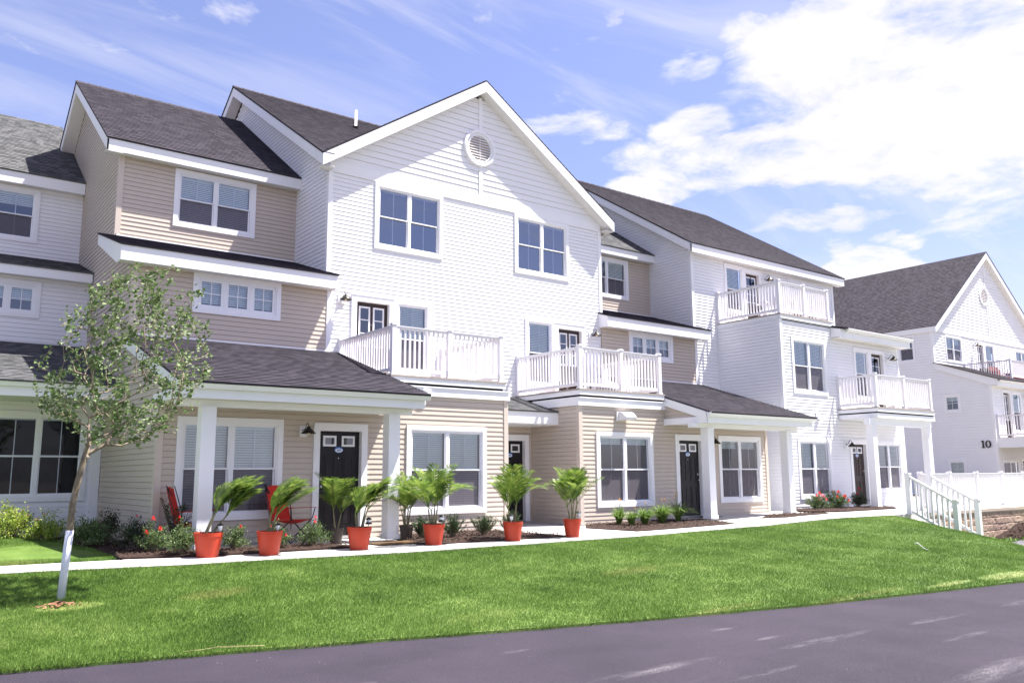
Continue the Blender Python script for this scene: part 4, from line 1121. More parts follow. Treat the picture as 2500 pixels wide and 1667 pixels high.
MB().box(X0, 62.6, y3 - .04, y3 + .02, 9.17, 9.43).build('frieze_board', M['trim'], hF)
MB().box(55.30, 55.38, y3 - .04, y3, 9.44, 11.45).build('trim_strip', M['trim'], hF)
MB().box(55.30, 55.38, y3 - .04, y3, 12.65, 14.4).build('trim_strip', M['trim'], hF)
round_vent(hF, 55.05, y3 - .01, 12.03, .62, 9)
roof_plane(hF, (X0 - .12, 50, 9.42), (X0 - .12, 23.0, 9.42), (55.35, 23.0, 14.93), (55.35, 50, 14.93), course=.2)
roof_plane(hF, (62.82, 23.0, 9.42), (62.82, 50, 9.42), (55.35, 50, 14.93), (55.35, 23.0, 14.93), course=.2)
slant_board(hF, (X0 - .1, 23.02, 9.42), (55.35, 23.02, 14.91), .38, .04, 'rake_board', inward=(0, 1, 0))
slant_board(hF, (55.35, 23.02, 14.91), (62.8, 23.02, 9.42), .38, .04, 'rake_board', inward=(0, 1, 0))
for xa, za, xb, zb in ((X0, 9.51, 55.35, 14.91), (55.35, 14.91, 62.7, 9.51)):
    MB().prism([(xa, 23.06, za - .42), (xb, 23.06, zb - .42), (xb, y3 + .1, zb - .42), (xa, y3 + .1, za - .42)], (0, 0, .02)).build('soffit', M['soffit'], hF)
MB().box(X0 - .1, X0 - .06, 23.06, 50, 9.10, 9.42).build('fascia', M['trim'], hF)
MB().box(X0 - .06, X0, 23.06, 50, 9.10, 9.12).build('soffit', M['soffit'], hF)
# left wall
oL = [window(hF, lf(X0), -25.38, -24.36, 7.50, 9.08, 1, (.25,)), window(hF, lf(X0), -22.98, -22.02, 4.42, 5.46, 1, (.4,), 'casement'), window(hF, lf(X0), -23.05, -22.0, .75, 1.86, 1, (1.0,), 'casement')]
def yfF(z):
    if z < 6.0: return y2
    if z < 7.3: return y2 + (z - 6.0) / 1.3 * (y3 - y2)
    return y3
clap(hF, lf(X0), -50, lambda z: -yfF(z) - .1, -.1, 9.12, 'white', oL, individual=False, expo=.16)
corner_post(hF, X0, y3, 7.3, 9.17, 'trim', .13); corner_post(hF, X0, y2, -.1, 5.9, 'trim', .13)
# lower front
of2 = [window(hF, fr(y2), 50.38, 51.60, 3.3, 5.56, 1, (.9,)), window(hF, fr(y2), 48.50, 50.50, -.1, 1.80, 2, (0.02,))]
door(hF, fr(y2), 49.34, 50.16, 2.96, 5.44, 'french', None, .14, 'right', 'brown_door')
door(hF, fr(y2), 50.95, 51.8, -.3, 1.72, 'panel', None, .13, 'right', 'brown_door')
clap(hF, fr(y2), X0 + .12, 62, -.1, 5.85, 'white', of2 + [(49.22, 50.28, 2.9, 5.55), (50.84, 51.9, -.3, 1.82)], individual=False, expo=.16)
wall_lamp(hF, fr(y3), 53.05, 8.75, 1.2); wall_lamp(hF, fr(y2), 51.95, 5.35, 1.2)
roof_plane(hF, (X0 - .15, 19.86, 6.06), (51.5, 19.86, 6.06), (51.5, y3, 7.33), (X0 - .15, y3, 7.33), course=.2)
roof_plane(hF, (51.5, 19.86, 6.06), (62, 19.86, 6.06), (62, 20.75, 6.39), (51.5, 20.75, 6.39), course=.2)
gutter(hF, X0 + .1, 62, 20.0, 6.07)
MB().box(X0 - .1, 62, 20.005, 20.04, 5.72, 6.03).build('fascia', M['trim'], hF); MB().box(X0 - .06, 62, 20.041, y2, 5.73, 5.75).build('soffit', M['soffit'], hF)
MB().prism([(X0 - .1, 20.041, 6.10), (X0 - .1, 20.041, 5.76), (X0 - .1, y2, 5.76), (X0 - .1, y3, 6.95), (X0 - .1, y3, 7.31)], (.04, 0, 0)).build('rake_board', M['trim'], hF)
dk = MB().box(51.5, 60, 20.75, y3, 6.30, 6.42).build('balcony', M['dark_tread'], hF); dk['label'] = 'upper balcony with red brown seats'
railing_run(dk, (51.6, y3 - .05), (51.6, 20.75), 6.42, (True, True), 0, 1.08, bal=.13)
railing_run(dk, (51.6, 20.75), (59.9, 20.75), 6.42, (False, True), 3, 1.08, bal=.13)
dk2 = MB().box(48.2, 54, 18.3, y2, 2.85, 2.96).build('balcony', M['dark_tread'], hF)
MB().box(48.14, 48.18, 18.26, y2, 2.42, 2.94).box(48.18, 54, 18.26, 18.30, 2.42, 2.94).build('edge_board', M['trim'], dk2)
railing_run(dk2, (48.3, y2 - .05), (48.3, 18.4), 2.96, (True, True), 0, 1.2, bal=.15)
railing_run(dk2, (48.3, 18.4), (53.9, 18.4), 2.96, (False, True), 2, 1.2, bal=.15)
MB().box(48.3, 54, 18.5, 18.75, 2.0, 2.42).build('beam', M['trim'], hF); column(hF, 50.5, 18.6, -.4, 2.0, .3)
nb = MB().box(-21.08, -21.01, -.07, -.03, 2.47, 2.83).box(-21.125, -20.965, -.07, -.03, 2.43, 2.469).prism([(-21.081, -.07, 2.83), (-21.081, -.07, 2.77), (-21.14, -.07, 2.75), (-21.14, -.07, 2.78)], (0, .04, 0))
nb.build('house_number', M['black_metal'], hF, lf(X0))
nb = MB(); kk = 24
for i in range(kk):
    a0, a1 = 6.2832 * i / kk, 6.2832 * (i + 1) / kk
    P_ = lambda r1, r2, a: (-20.78 + r1 * math.cos(a), -.07, 2.63 + r2 * math.sin(a))
    nb.prism([P_(.145, .20, a0), P_(.145, .20, a1), P_(.075, .165, a1), P_(.075, .165, a0)], (0, .04, 0))
nb.build('house_number', M['black_metal'], hF, lf(X0))

# ================================================================== FENCE, STEPS, RETAINING WALL
SZ = .04
st = thing('concrete_steps', (23.45, 11.5, -.7), 'four concrete steps going down from the walk to the lawn between white rails', 'steps')
for i in range(4):
    zt = SZ - .175 * (i + 1) + .0; yb_ = 12.12 - .30 * i
    MB().box(22.98, 23.95, yb_ - .33, yb_, zt - .35, zt).build('step', M['concrete'], st)
MB().box(22.90, 24.02, 12.121, 12.30, -.9, SZ - .006).build('landing', M['concrete'], st)
for xx, lb in ((22.88, 'sloping white stair railing, the left one of the pair'), (24.08, 'sloping white stair railing, the right one of the pair next to the block wall')):
    rr = thing('stair_railing', (xx, 11.5, -.4), lb, 'railing', 'white railings of the steps')
    railing_run(rr, (xx, 12.10), (xx, 10.86), SZ - .01, (True, True), 0, 1.08, post=.13, bal=.14, slope=-.70, bw=1.25)
    MB().box(xx - .055, xx + .055, 10.805, 10.915, -.95, -.65).build('post_foot', M['rail'], rr)
fe = thing('fence', (29, 13.0, SZ), 'long white picket railing on top of the reddish block wall', 'fence')
railing_run(fe, (25.30, 13.0), (32.55, 13.0), SZ, (True, True), 3, 1.10, post=.11, bal=.125)
railing_run(fe, (24.08, 12.12), (25.30, 13.0), SZ, (False, False), 0, 1.08, bal=.105)
railing_run(fe, (32.55, 13.0), (33.6, 12.0), SZ, (False, True), 0, 1.10, post=.11, slope=-.6)
wl_ = thing('retaining_wall', (28, 12.2, -1), 'reddish split face block wall below the white fence', 'wall')
zt = SZ - .09
MB().box(24.14, 36, 12.22, 12.6, zt + .001, SZ - .002).build('cap_stone', M['cap'], wl_)
brng = random.Random(3)
for c in range(7):
    z1_ = zt - .2 * c; z0_ = z1_ - .190; x = 24.14 - (.22 if c % 2 else 0)
    while x < 35.8:
        w_ = .44; xa = max(24.14, x + .003); xb = x + w_ - .003
        dy = brng.uniform(-.005, .005)
        b = MB(); n_ = 4
        yy = lambda: 12.25 + dy + brng.uniform(-.010, .006)
        row0 = [(xa + (xb - xa) * k / n_, 12.262, z0_) for k in range(n_ + 1)]; row3 = [(xa + (xb - xa) * k / n_, 12.262, z1_) for k in range(n_ + 1)]
        row1 = [(p[0], yy(), z0_ + .02) for p in row0]; rowm = [(p[0], yy(), (z0_ + z1_) / 2) for p in row0]; row2 = [(p[0], yy(), z1_ - .02) for p in row0]
        for ra, rb in ((row0, row1), (row1, rowm), (rowm, row2), (row2, row3)):
            for k in range(n_): b.q(ra[k], ra[k + 1], rb[k + 1], rb[k])
        b.q(row0[0], row1[0], rowm[0], row2[0], row3[0]); b.q(row3[-1], row2[-1], rowm[-1], row1[-1], row0[-1])
        b.build('block', M['block'], wl_); x += w_
MB().box(24.12, 36, 12.27, 12.6, -1.3, zt).build('wall_core', M['cap'], wl_)

# ================================================================== VEGETATION
def leaf_quad(V, Fc, p, d, l, w_, rr):
    """one folded leaf of two triangles-pairs"""
    d = d.normalized(); a = d.cross(Vector((rr.uniform(-1, 1), rr.uniform(-1, 1), rr.uniform(-.3, 1)))).normalized()
    n = len(V); mid = p + d * (l * .5)
    V.extend([tuple(p), tuple(mid + a * w_ * .5), tuple(p + d * l), tuple(mid - a * w_ * .5)])
    Fc.append((n, n + 1, n + 2, n + 3))
def rosette(p, r, rr, petals=5):
    b = MB()
    for k in range(3):
        q = petals + k; rad = r * (1 - .28 * k)
        for i in range(q):
            an = 2 * math.pi * i / q + k; ca, sa = math.cos(an), math.sin(an); c2, s2 = math.cos(an + 5.6 / q), math.sin(an + 5.6 / q)
            zc = p[2] + r * .35 * k
            b.q((p[0], p[1], zc), (p[0] + rad * ca, p[1] + rad * sa, zc + r * (.1 + .25 * k)), (p[0] + rad * 1.1 * (ca + c2) / 2, p[1] + rad * 1.1 * (sa + s2) / 2, zc + r * (.25 + .3 * k)), (p[0] + rad * c2, p[1] + rad * s2, zc + r * (.1 + .25 * k)))
    return b
def bush(name, label, cat, x, y, z, w_, h, leaf, n=1100, ls=.032, shoots=34, flowers=0, fr_=.03, fmat='rose', group=None, flat=.85, spread=1.0, seed=0, up=.5, low=.12):
    rr = random.Random(seed * 77 + 5)
    if seed < 20: n = int(n * 1.5); w_ *= 1.08; h *= 1.10
    t = thing(name, (x, y, z), label, cat, group)
    V, Fc = [], []; stm = MB(); tips = []
    for s in range(shoots):
        an = rr.uniform(0, 6.283); rad = math.sqrt(rr.random()) * w_ / 2 * spread; el_ = rr.uniform(low, 1)
        k = math.sqrt(max(0, 1 - (rad / (w_ / 2 * spread)) ** 2)) * flat + (1 - flat)
        tip = Vector((x + rad * math.cos(an), y + rad * math.sin(an), z + h * max(.18, k * el_ ** .45) * rr.uniform(.82, 1.08)))
        base = Vector((x + rr.uniform(-.05, .05), y + rr.uniform(-.05, .05), z - .01))
        c = base.lerp(tip, .5) + Vector((0, 0, h * .10))
        pts = [base * (1 - q) ** 2 + c * 2 * q * (1 - q) + tip * q * q for q in (0, .3, .6, 1)]
        stm.tube(pts, .006, 4, .0025, caps=False)
        tips.append(tip)
        for i in range(n // shoots):
            q = rr.uniform(.30, 1.03) ** .8
            p = base * (1 - q) ** 2 + c * 2 * q * (1 - q) + tip * q * q
            o = Vector((rr.gauss(0, 1), rr.gauss(0, 1), rr.gauss(0, .8))) * (w_ * .055)
            d = Vector((rr.uniform(-1, 1), rr.uniform(-1, 1), rr.uniform(-.4, 1) + up))
            pp = p + o
            if pp.z < z + .02: pp.z = z + .02 + rr.random() * .06
            leaf_quad(V, Fc, pp, d, ls * rr.uniform(.7, 1.35), ls * .62 * rr.uniform(.7, 1.2), rr)
    stm.build('stems', M['bark'], t)
    fo = MB(); fo.v, fo.f = V, Fc; fo.build('foliage', M[leaf], t)
    tips.sort(key=lambda p: -(p.z - z) / h + .6 * (p.y - y) / w_ + rr.random() * .6)
    for i in range(flowers):
        p = tips[i % len(tips)] + Vector((rr.uniform(-.03, .03), rr.uniform(-.03, .01), rr.uniform(0, .03)))
        if fmat == 'pink':
            b = MB()
            for q in range(26):
                a = rr.uniform(0, 6.28); ra = fr_ * math.sqrt(rr.random()); c = Vector((p.x + ra * math.cos(a), p.y + ra * math.sin(a), p.z + .01 + rr.random() * .012))
                b.q(c + Vector((-.006, 0, 0)), c + Vector((0, -.006, .002)), c + Vector((.006, 0, .004)), c + Vector((0, .006, .002)))
            b.build('flower', M['pink'], t)
        else: rosette(p, fr_, rr).build('flower', M[fmat], t)
    return t
gS = 'spirea bushes along the white house'
bush('spirea_bush', 'yellow green spirea with pink flowers at the left edge, under the white house window', 'bush', 2.22, 18.0, .07, .92, .64, 'lime_leaf', 2000, .04, 48, 11, .045, 'pink', gS, seed=1)
bush('spirea_bush', 'yellowest spirea, with small pink flower heads, just left of the young tree trunk', 'bush', 2.66, 17.2, .05, .70, .50, 'lime_leaf', 1600, .036, 40, 9, .038, 'pink', gS, seed=2)
bush('spirea_bush', 'dark green spirea right of the young tree trunk, few pink flowers', 'bush', 3.12, 16.1, .02, .80, .50, 'rose_leaf', 2000, .036, 44, 6, .038, 'pink', gS, seed=3)
bush('spirea_bush', 'dusky pink flowered spirea in the house corner behind the dark rose bush', 'bush', 3.60, 16.7, .03, .62, .55, 'dark_leaf', 1100, .034, 34, 5, .038, 'pink', gS, seed=4)
gR = 'rose bushes in front of the porch'
bush('rose_bush', 'dark reddish green rose bush at the corner of the tan house', 'bush', 3.62, 15.1, 0, .58, .53, 'dark_leaf', 1500, .034, 34, 1, .03, 'rose', gR, seed=5)
bush('rose_bush', 'rose bush with a pair of bright red blooms, left of the leftmost red pot', 'bush', 3.72, 14.25, 0, .52, .48, 'rose_leaf', 1400, .032, 34, 3, .042, 'rose', gR, seed=6)
bush('rose_bush', 'full pale green rose bush touching the leftmost red pot', 'bush', 4.03, 13.78, 0, .58, .45, 'rose_leaf', 1600, .032, 38, 1, .028, 'rose', gR, seed=7)
bush('rose_bush', 'rose bush between the two windblown palms, one red bud on top', 'bush', 4.86, 13.86, 0, .48, .42, 'rose_leaf', 1100, .032, 28, 1, .032, 'rose', gR, seed=8)
bush('rose_bush', 'rose bush half hidden behind the second red pot', 'bush', 5.55, 13.84, 0, .50, .40, 'rose_leaf', 1000, .032, 28, 3, .032, 'rose', gR, seed=9)
bush('rose_bush', 'loose rose bush under the right red camp chair', 'bush', 6.22, 13.80, 0, .54, .46, 'rose_leaf', 1200, .032, 30, 2, .032, 'rose', gR, seed=10)
gE = 'red rose bushes by the white end house'
bush('rose_bush', 'left red rose bush under the white house window', 'bush', 23.0, 15.05, .06, .62, .50, 'rose_leaf', 1000, .045, 30, 7, .05, 'rose', gE, seed=11)
bush('rose_bush', 'middle rose bush with the most red blooms, beside the white house window', 'bush', 23.85, 14.95, .06, .80, .52, 'rose_leaf', 1300, .045, 36, 10, .05, 'rose', gE, seed=12)
bush('rose_bush', 'right rose bush in front of the dark brown door', 'bush', 25.15, 15.0, .06, .58, .52, 'dark_leaf', 900, .045, 30, 2, .05, 'rose', gE, seed=13)
gY = 'low junipers under the blinded window'
def yew(label, x, y, w_, h, seed):
    rr = random.Random(seed)
    t = thing('juniper_bush', (x, y, 0), label, 'bush', gY)
    V, Fc = [], []; stm = MB()
    for s in range(46):
        an = rr.uniform(0, 6.283); out_ = rr.uniform(.15, 1); tip = Vector((x + math.cos(an) * w_ * .5 * out_, y + math.sin(an) * w_ * .5 * out_, h * rr.uniform(.55, 1.05) * (1 - .25 * out_)))
        base = Vector((x + rr.uniform(-.04, .04), y + rr.uniform(-.04, .04), 0.0))
        stm.tube([base, base.lerp(tip, .55) + Vector((0, 0, -.02)), tip], .005, 4, .002, caps=False)
        d0 = (tip - base).normalized()
        for i in range(64):
            q = rr.uniform(.3, 1.0); p = base.lerp(tip, q) + Vector((rr.gauss(0, .012), rr.gauss(0, .012), rr.gauss(0, .012)))
            d = d0 + Vector((rr.gauss(0, .6), rr.gauss(0, .6), rr.gauss(0.2, .5)))
            leaf_quad(V, Fc, p, d, rr.uniform(.03, .055), .008, rr)
    stm.build('stems', M['bark'], t); fo = MB(); fo.v, fo.f = V, Fc; fo.build('foliage', M['yew'], t)
yew('juniper half hidden behind the dark pot and right post', 8.55, 14.1, .50, .42, 21)
yew('wide juniper just right of the fourth red pot', 9.10, 13.85, .56, .46, 22)
yew('compact dark juniper alone in the mulch below the window corner', 9.80, 13.85, .56, .42, 23)
yew('juniper beside the fifth red pot, by the recessed door', 10.62, 14.05, .56, .48, 24)
def lily(label, x, y, w_, h, seed, scapes=3, n=170):
    w_ *= 1.55; h *= 1.3
    rr = random.Random(seed); t = thing('daylily', (x, y, 0), label, 'plant', 'daylilies by the black door')
    b = MB()
    for i in range(n):
        an = rr.uniform(0, 6.283); L = h * rr.uniform(.7, 1.15); o = w_ * .5 * rr.uniform(.35, 1.35); bx, by = x + rr.uniform(-.04, .04), y + rr.uniform(-.04, .04)
        ca, sa = math.cos(an), math.sin(an); prev = None
        for q in (0, .33, .66, 1):
            r_ = o * q ** 1.4; zq = L * (q * 1.35 - .62 * q * q * q * (o / (w_ * .5))); ww = .015 * (1 - q * .85)
            c = (bx + ca * r_, by + sa * r_, .02 + zq)
            cur = ((c[0] - sa * ww, c[1] + ca * ww, c[2]), (c[0] + sa * ww, c[1] - ca * ww, c[2]))
            if prev: b.q(prev[0], prev[1], cur[1], cur[0])
            prev = cur
    b.build('leaves', M['lily'], t)
    for i in range(scapes):
        p = Vector((x + rr.uniform(-.1, .1), y + rr.uniform(-.08, .08), h * rr.uniform(1.2, 1.6)))
        MB().tube([(x, y, 0), p], .003, 4).build('stalk', M['lily'], t)
        rosette(p, .025, rr, 4).build('flower', M['yellow'], t)
lily('leftmost daylily with tall thin flower stalks', 14.28, 14.62, .36, .28, 31, 4); lily('short daylily second from the left', 14.22, 14.15, .30, .22, 32, 1)
lily('bright daylily in the middle of the bed', 14.62, 14.12, .44, .27, 33, 1); lily('largest daylily clump, left of the black door', 15.4, 14.3, .64, .32, 34, 2, 190)
lily('dark daylily clump closest to the black door', 16.25, 14.55, .56, .34, 35, 5, 160)

# --------------------------------------------------------------- potted palms
def frond(b, base, az_, L, rise, droop, wind, rr, leaf_l, n=24, wid=.011):
    """arching pinnate frond; wind pulls it toward +X/-Y side"""
    pts = []
    d = Vector((math.cos(az_), math.sin(az_), rise)).normalized()
    p = Vector(base); step = L / 12
    for i in range(13):
        pts.append(p.copy())
        q = i / 12
        d = (d + Vector((0, 0, -droop * (.25 + q) / 6)) + wind * (.2 + q) / 5).normalized()
        p = p + d * step
    b.tube(pts, .006, 4, .002, caps=False)
    st_ = .16
    for k in range(n):
        q = st_ + (1 - st_) * (k + .5) / n; x_ = q * 12; i = min(11, int(x_)); c = pts[i].lerp(pts[i + 1], x_ - i); t_ = (pts[i + 1] - pts[i]).normalized()
        side = t_.cross(Vector((0, 0, 1)));
        if side.length < .05: side = Vector((1, 0, 0))
        side.normalize(); upv = side.cross(t_)
        ll = leaf_l * math.sin(math.pi * (.12 + .86 * (q - st_) / (1 - st_))) ** .6 * rr.uniform(.85, 1.15)
        for sg in (-1, 1):
            dd = (t_ * .75 + side * sg * .8 + upv * .25 + wind * .75 + Vector((0, 0, rr.uniform(-.2, .1)))).normalized()
            m1 = c + dd * ll * .5 + Vector((0, 0, .0)); e1 = c + dd * ll + Vector((0, 0, -ll * .16)) + wind * ll * .15
            wv = dd.cross(upv).normalized() * wid
            m1 = m1 + Vector((0, 0, ll * .03))
            b.q(c, m1 - wv * .5, m1 + wv * .5); b.q(m1 + wv * .5, m1 - wv * .5, e1)
def palm(label, x, y, z, r, h, pot, top, spread, wind, seed, stems=4, fronds=11, lean=(0, 0), saucer=False):
    rr = random.Random(seed); t = thing('potted_palm', (x, y, z), label, 'potted palm', 'potted palms along the walk')
    pm = M['red_pot'] if pot == 'red' else M['brown_pot']; k = .72
    MB().lathe([(.001, .004), (r * k, 0.0), (r * k * 1.02, .01), (r * .955, h * .84), (r * .99, h * .845), (r, h), (r * .955, h), (r * .93, h * .86), (.001, h * .86)], (x, y, z), 30).build('pot', pm, t, smooth=False)
    so_ = MB().lathe([(r * .94, h * .885), (r * .5, h * .91), (.001, h * .93)], (x, y, z), 16); so_.build('soil', M['soil'], t)
    zt = z + h * .9; wind = Vector(wind)
    stemmb = MB(); heads = []
    for s in range(stems):
        a = 6.283 * s / stems + rr.random(); b0 = Vector((x + math.cos(a) * r * .25, y + math.sin(a) * r * .25, zt))
        hd = b0 + Vector((math.cos(a) * .06 + lean[0] * rr.uniform(.7, 1.1), math.sin(a) * .06 + lean[1], top * rr.uniform(.26, .38)))
        stemmb.tube([b0, b0.lerp(hd, .5) + Vector((0, 0, .01)), hd], [.020, .014, .009], 7); heads.append(hd)
    stemmb.build('stems', M['palm_stem'], t)
    fronds += 7; wl = min(1, wind.length)
    for f_ in range(fronds):
        hd = heads[f_ % stems]; az_ = 6.283 * f_ / fronds * 1.618 * 2 + rr.uniform(-.3, .3)
        if wl > .45: az_ = ((az_ + math.pi) % (2 * math.pi) - math.pi) * .32 + rr.uniform(-.2, .2)
        b = MB(); up_ = rr.uniform(.8, 3.6) if wl < .4 else rr.uniform(.9, 3.4)
        frond(b, hd, az_, top * rr.uniform(.50, .76) * (1.0 + spread * .3), up_, rr.uniform(.25, .95) * (.35 if wl > .45 else 1), wind * rr.uniform(.7, 1.2), rr, top * .34 * rr.uniform(.8, 1.2), 26, .019)
        b.build('frond', M['palm'], t)
W0 = (.12, 0, .02); W1 = (.60, -.12, .22); W2 = (.50, -.1, .16)
palm('leftmost palm in a red pot, fronds blown hard to the right', 4.29, 13.36, -.04, .215, .37, 'red', .92, .35, W1, 41, 4, 13, (.20, 0))
palm('second red potted palm from the left, blown over the red chair', 5.15, 13.07, -.04, .20, .37, 'red', .92, .1, W2, 42, 4, 12, (.06, 0))
palm('smaller palm in a dark brown pot against the black door', 6.87, 14.30, -.03, .135, .28, 'brown', .98, 0, W0, 43, 2, 9)
palm('third red potted palm, in front of the black door edge', 6.67, 13.0, -.04, .205, .37, 'red', .90, .15, (.5, 0, .04), 44, 4, 12, (.03, 0))
palm('palm in a dark brown pot right of the white porch post', 8.27, 14.20, -.03, .135, .27, 'brown', .96, .25, (.1, 0, 0), 45, 5, 12)
palm('fourth red potted palm with the widest spread, left of the low junipers', 8.13, 13.0, -.04, .195, .36, 'red', 1.02, .3, (.3, 0, 0), 46, 4, 12)
palm('fifth red potted palm, in front of the recessed door', 9.71, 12.76, -.04, .19, .35, 'red', .98, .15, (.15, 0, 0), 47, 4, 12)
palm('rightmost red potted palm, alone by the tan corner', 11.16, 12.74, -.04, .18, .35, 'red', .95, .02, (-.05, 0, .15), 48, 4, 12)
# loose leafy plant at the porch corner, by the left chair
rr = random.Random(9); t = thing('porch_plant', (4.25, 14.95, 0), 'broad leaved dark plant beside the left red chair', 'plant')
b = MB()
for i in range(7):
    frond(b, (4.25, 14.95, .02), rr.uniform(0, 6.28), .85, 3.2, .9, Vector((.25, 0, 0)), rr, .17, 16, .022)
b.build('foliage', M['dark_leaf'], t)

def path_light(x, y, z, label, s=1.0, big=False):
    t = thing('path_light', (x, y, z), label, 'solar light', 'small solar lights in the pots')
    MB().tube([(x, y, z - .02), (x, y, z + .08 * s)], .008, 6).build('stake', M['steel'], t)
    MB().lathe([(.022 * s, .06 * s), (.034 * s, .12 * s), (.034 * s, .125 * s)], (x, y, z), 12).build('lens', M['plaque_white'], t)
    MB().lathe([(.044 * s, .125 * s), (.044 * s, .135 * s), (.03 * s, .15 * s), (.001, .158 * s)], (x, y, z), 14).build('lamp_cap', M['black_metal'], t)
    if big: MB().lathe([(.05 * s, .06 * s), (.05 * s, .075 * s), (.03 * s, .09 * s)], (x, y, z), 14).build('lower_cap', M['black_metal'], t)
path_light(4.44, 13.28, .29, 'solar light in the leftmost red pot', 1.1); path_light(5.24, 12.98, .29, 'solar light at the rim of the second red pot')
path_light(6.83, 12.98, .30, 'black capped lantern light in the third red pot', 1.15, True); path_light(8.21, 12.86, .28, 'black capped lantern light at the stems of the fourth red pot', 1.3, True)
path_light(9.62, 12.68, .28, 'pale solar light in the fifth red pot', 1.1); path_light(11.30, 12.70, .27, 'solar light on the right rim of the rightmost red pot', 1.2)
d = MB().box(7.3, 8.15, 13.45, 13.95, -.036, -.018); tag(d.build('doormat', M['coir']), 'brown coir doormat between the third red pot and the porch post', 'doormat')
d = MB().box(17.45, 18.2, 14.75, 15.25, .04, .052); tag(d.build('doormat', M['black_fabric']), 'dark doormat before the black door beside the daylilies', 'doormat')
d = MB().box(26.05, 26.85, 15.1, 15.5, .045, .06); tag(d.build('doormat', M['black_fabric']), 'dark doormat before the brown door of the white end house', 'doormat')

# --------------------------------------------------------------- camp chairs
def camp_chair(x, y, z, rot, label):
    t = thing('camp_chair', (x, y, z), label, 'chair', 'red camp chairs on the porch')
    Mx = T(x, y, z) @ Matrix.Rotation(rot, 4, 'Z')
    fm = MB(); w_, d_, hs_ = .29, .24, .42
    for s in (-1, 1):
        fm.tube([(s * w_, -d_, 0), (-s * w_ * .1, -d_, hs_ * .5), (-s * w_, -d_, hs_)], .009, 6)
        fm.tube([(s * w_, d_, 0), (-s * w_, d_, hs_ * .92)], .009, 6)
        fm.tube([(s * w_, -d_, 0), (s * w_, d_, hs_ * .92)], .009, 6); fm.tube([(s * w_, d_, 0), (s * w_, -d_, hs_)], .009, 6)
        fm.tube([(s * w_, d_, hs_ * .5), (s * w_ * 1.02, d_ + .03, .60), (s * w_ * .95, d_ + .16, 1.02)], .009, 6)
        fm.tube([(s * w_, -d_, hs_), (s * (w_ + .05), -d_ - .02, .60)], .009, 6)
    fm.build('frame', M['black_metal'], t, Mx)
    s_ = MB(); n = 6
    for i in range(n):
        for j in range(n):
            def P(u, v_): return (-w_ + 2 * w_ * u, -d_ - .02 + (2 * d_ + .02) * v_, hs_ - .02 - .07 * math.sin(math.pi * u) * math.sin(math.pi * min(1, v_ * .9 + .1)) - .02 * v_)
            s_.q(P(i / n, j / n), P((i + 1) / n, j / n), P((i + 1) / n, (j + 1) / n), P(i / n, (j + 1) / n))
    s_.build('seat', M['red_fabric'], t, Mx, smooth=True)
    s_ = MB()
    for i in range(n):
        for j in range(n):
            def P(u, v_): return ((-w_ + 2 * w_ * u) * (1 - .08 * v_), d_ + .01 + .16 * v_ + .05 * math.sin(math.pi * u) * (1 - v_ * .5), hs_ - .04 + .60 * v_ + (.03 if abs(u - .5) < .3 and v_ > .95 else 0))
            s_.q(P(i / n, j / n), P((i + 1) / n, j / n), P((i + 1) / n, (j + 1) / n), P(i / n, (j + 1) / n))
    s_.build('backrest', M['red_fabric'], t, Mx, smooth=True)
    for s in (-1, 1):
        MB().prism([(s * (w_ + .05) - .03, -d_ - .05, .605), (s * (w_ + .05) + .03, -d_ - .05, .605), (s * w_ + .03, d_ + .05, .585), (s * w_ - .03, d_ + .05, .585)], (0, 0, .008)).build('armrest', M['red_fabric'], t, Mx)
    MB().prism([(-w_, d_ + .06, .86), (-w_ * .85, d_ + .06, .86), (-w_ * .8, d_ + .17, 1.03), (-w_, d_ + .17, 1.03)], (0, .01, 0)).build('trim_band', M['black_fabric'], t, Mx)
camp_chair(4.52, 14.88, 0, R(62), 'red and black camp chair behind the left porch post')
camp_chair(6.25, 14.85, 0, R(28), 'red camp chair left of the black door, behind the windblown palm')

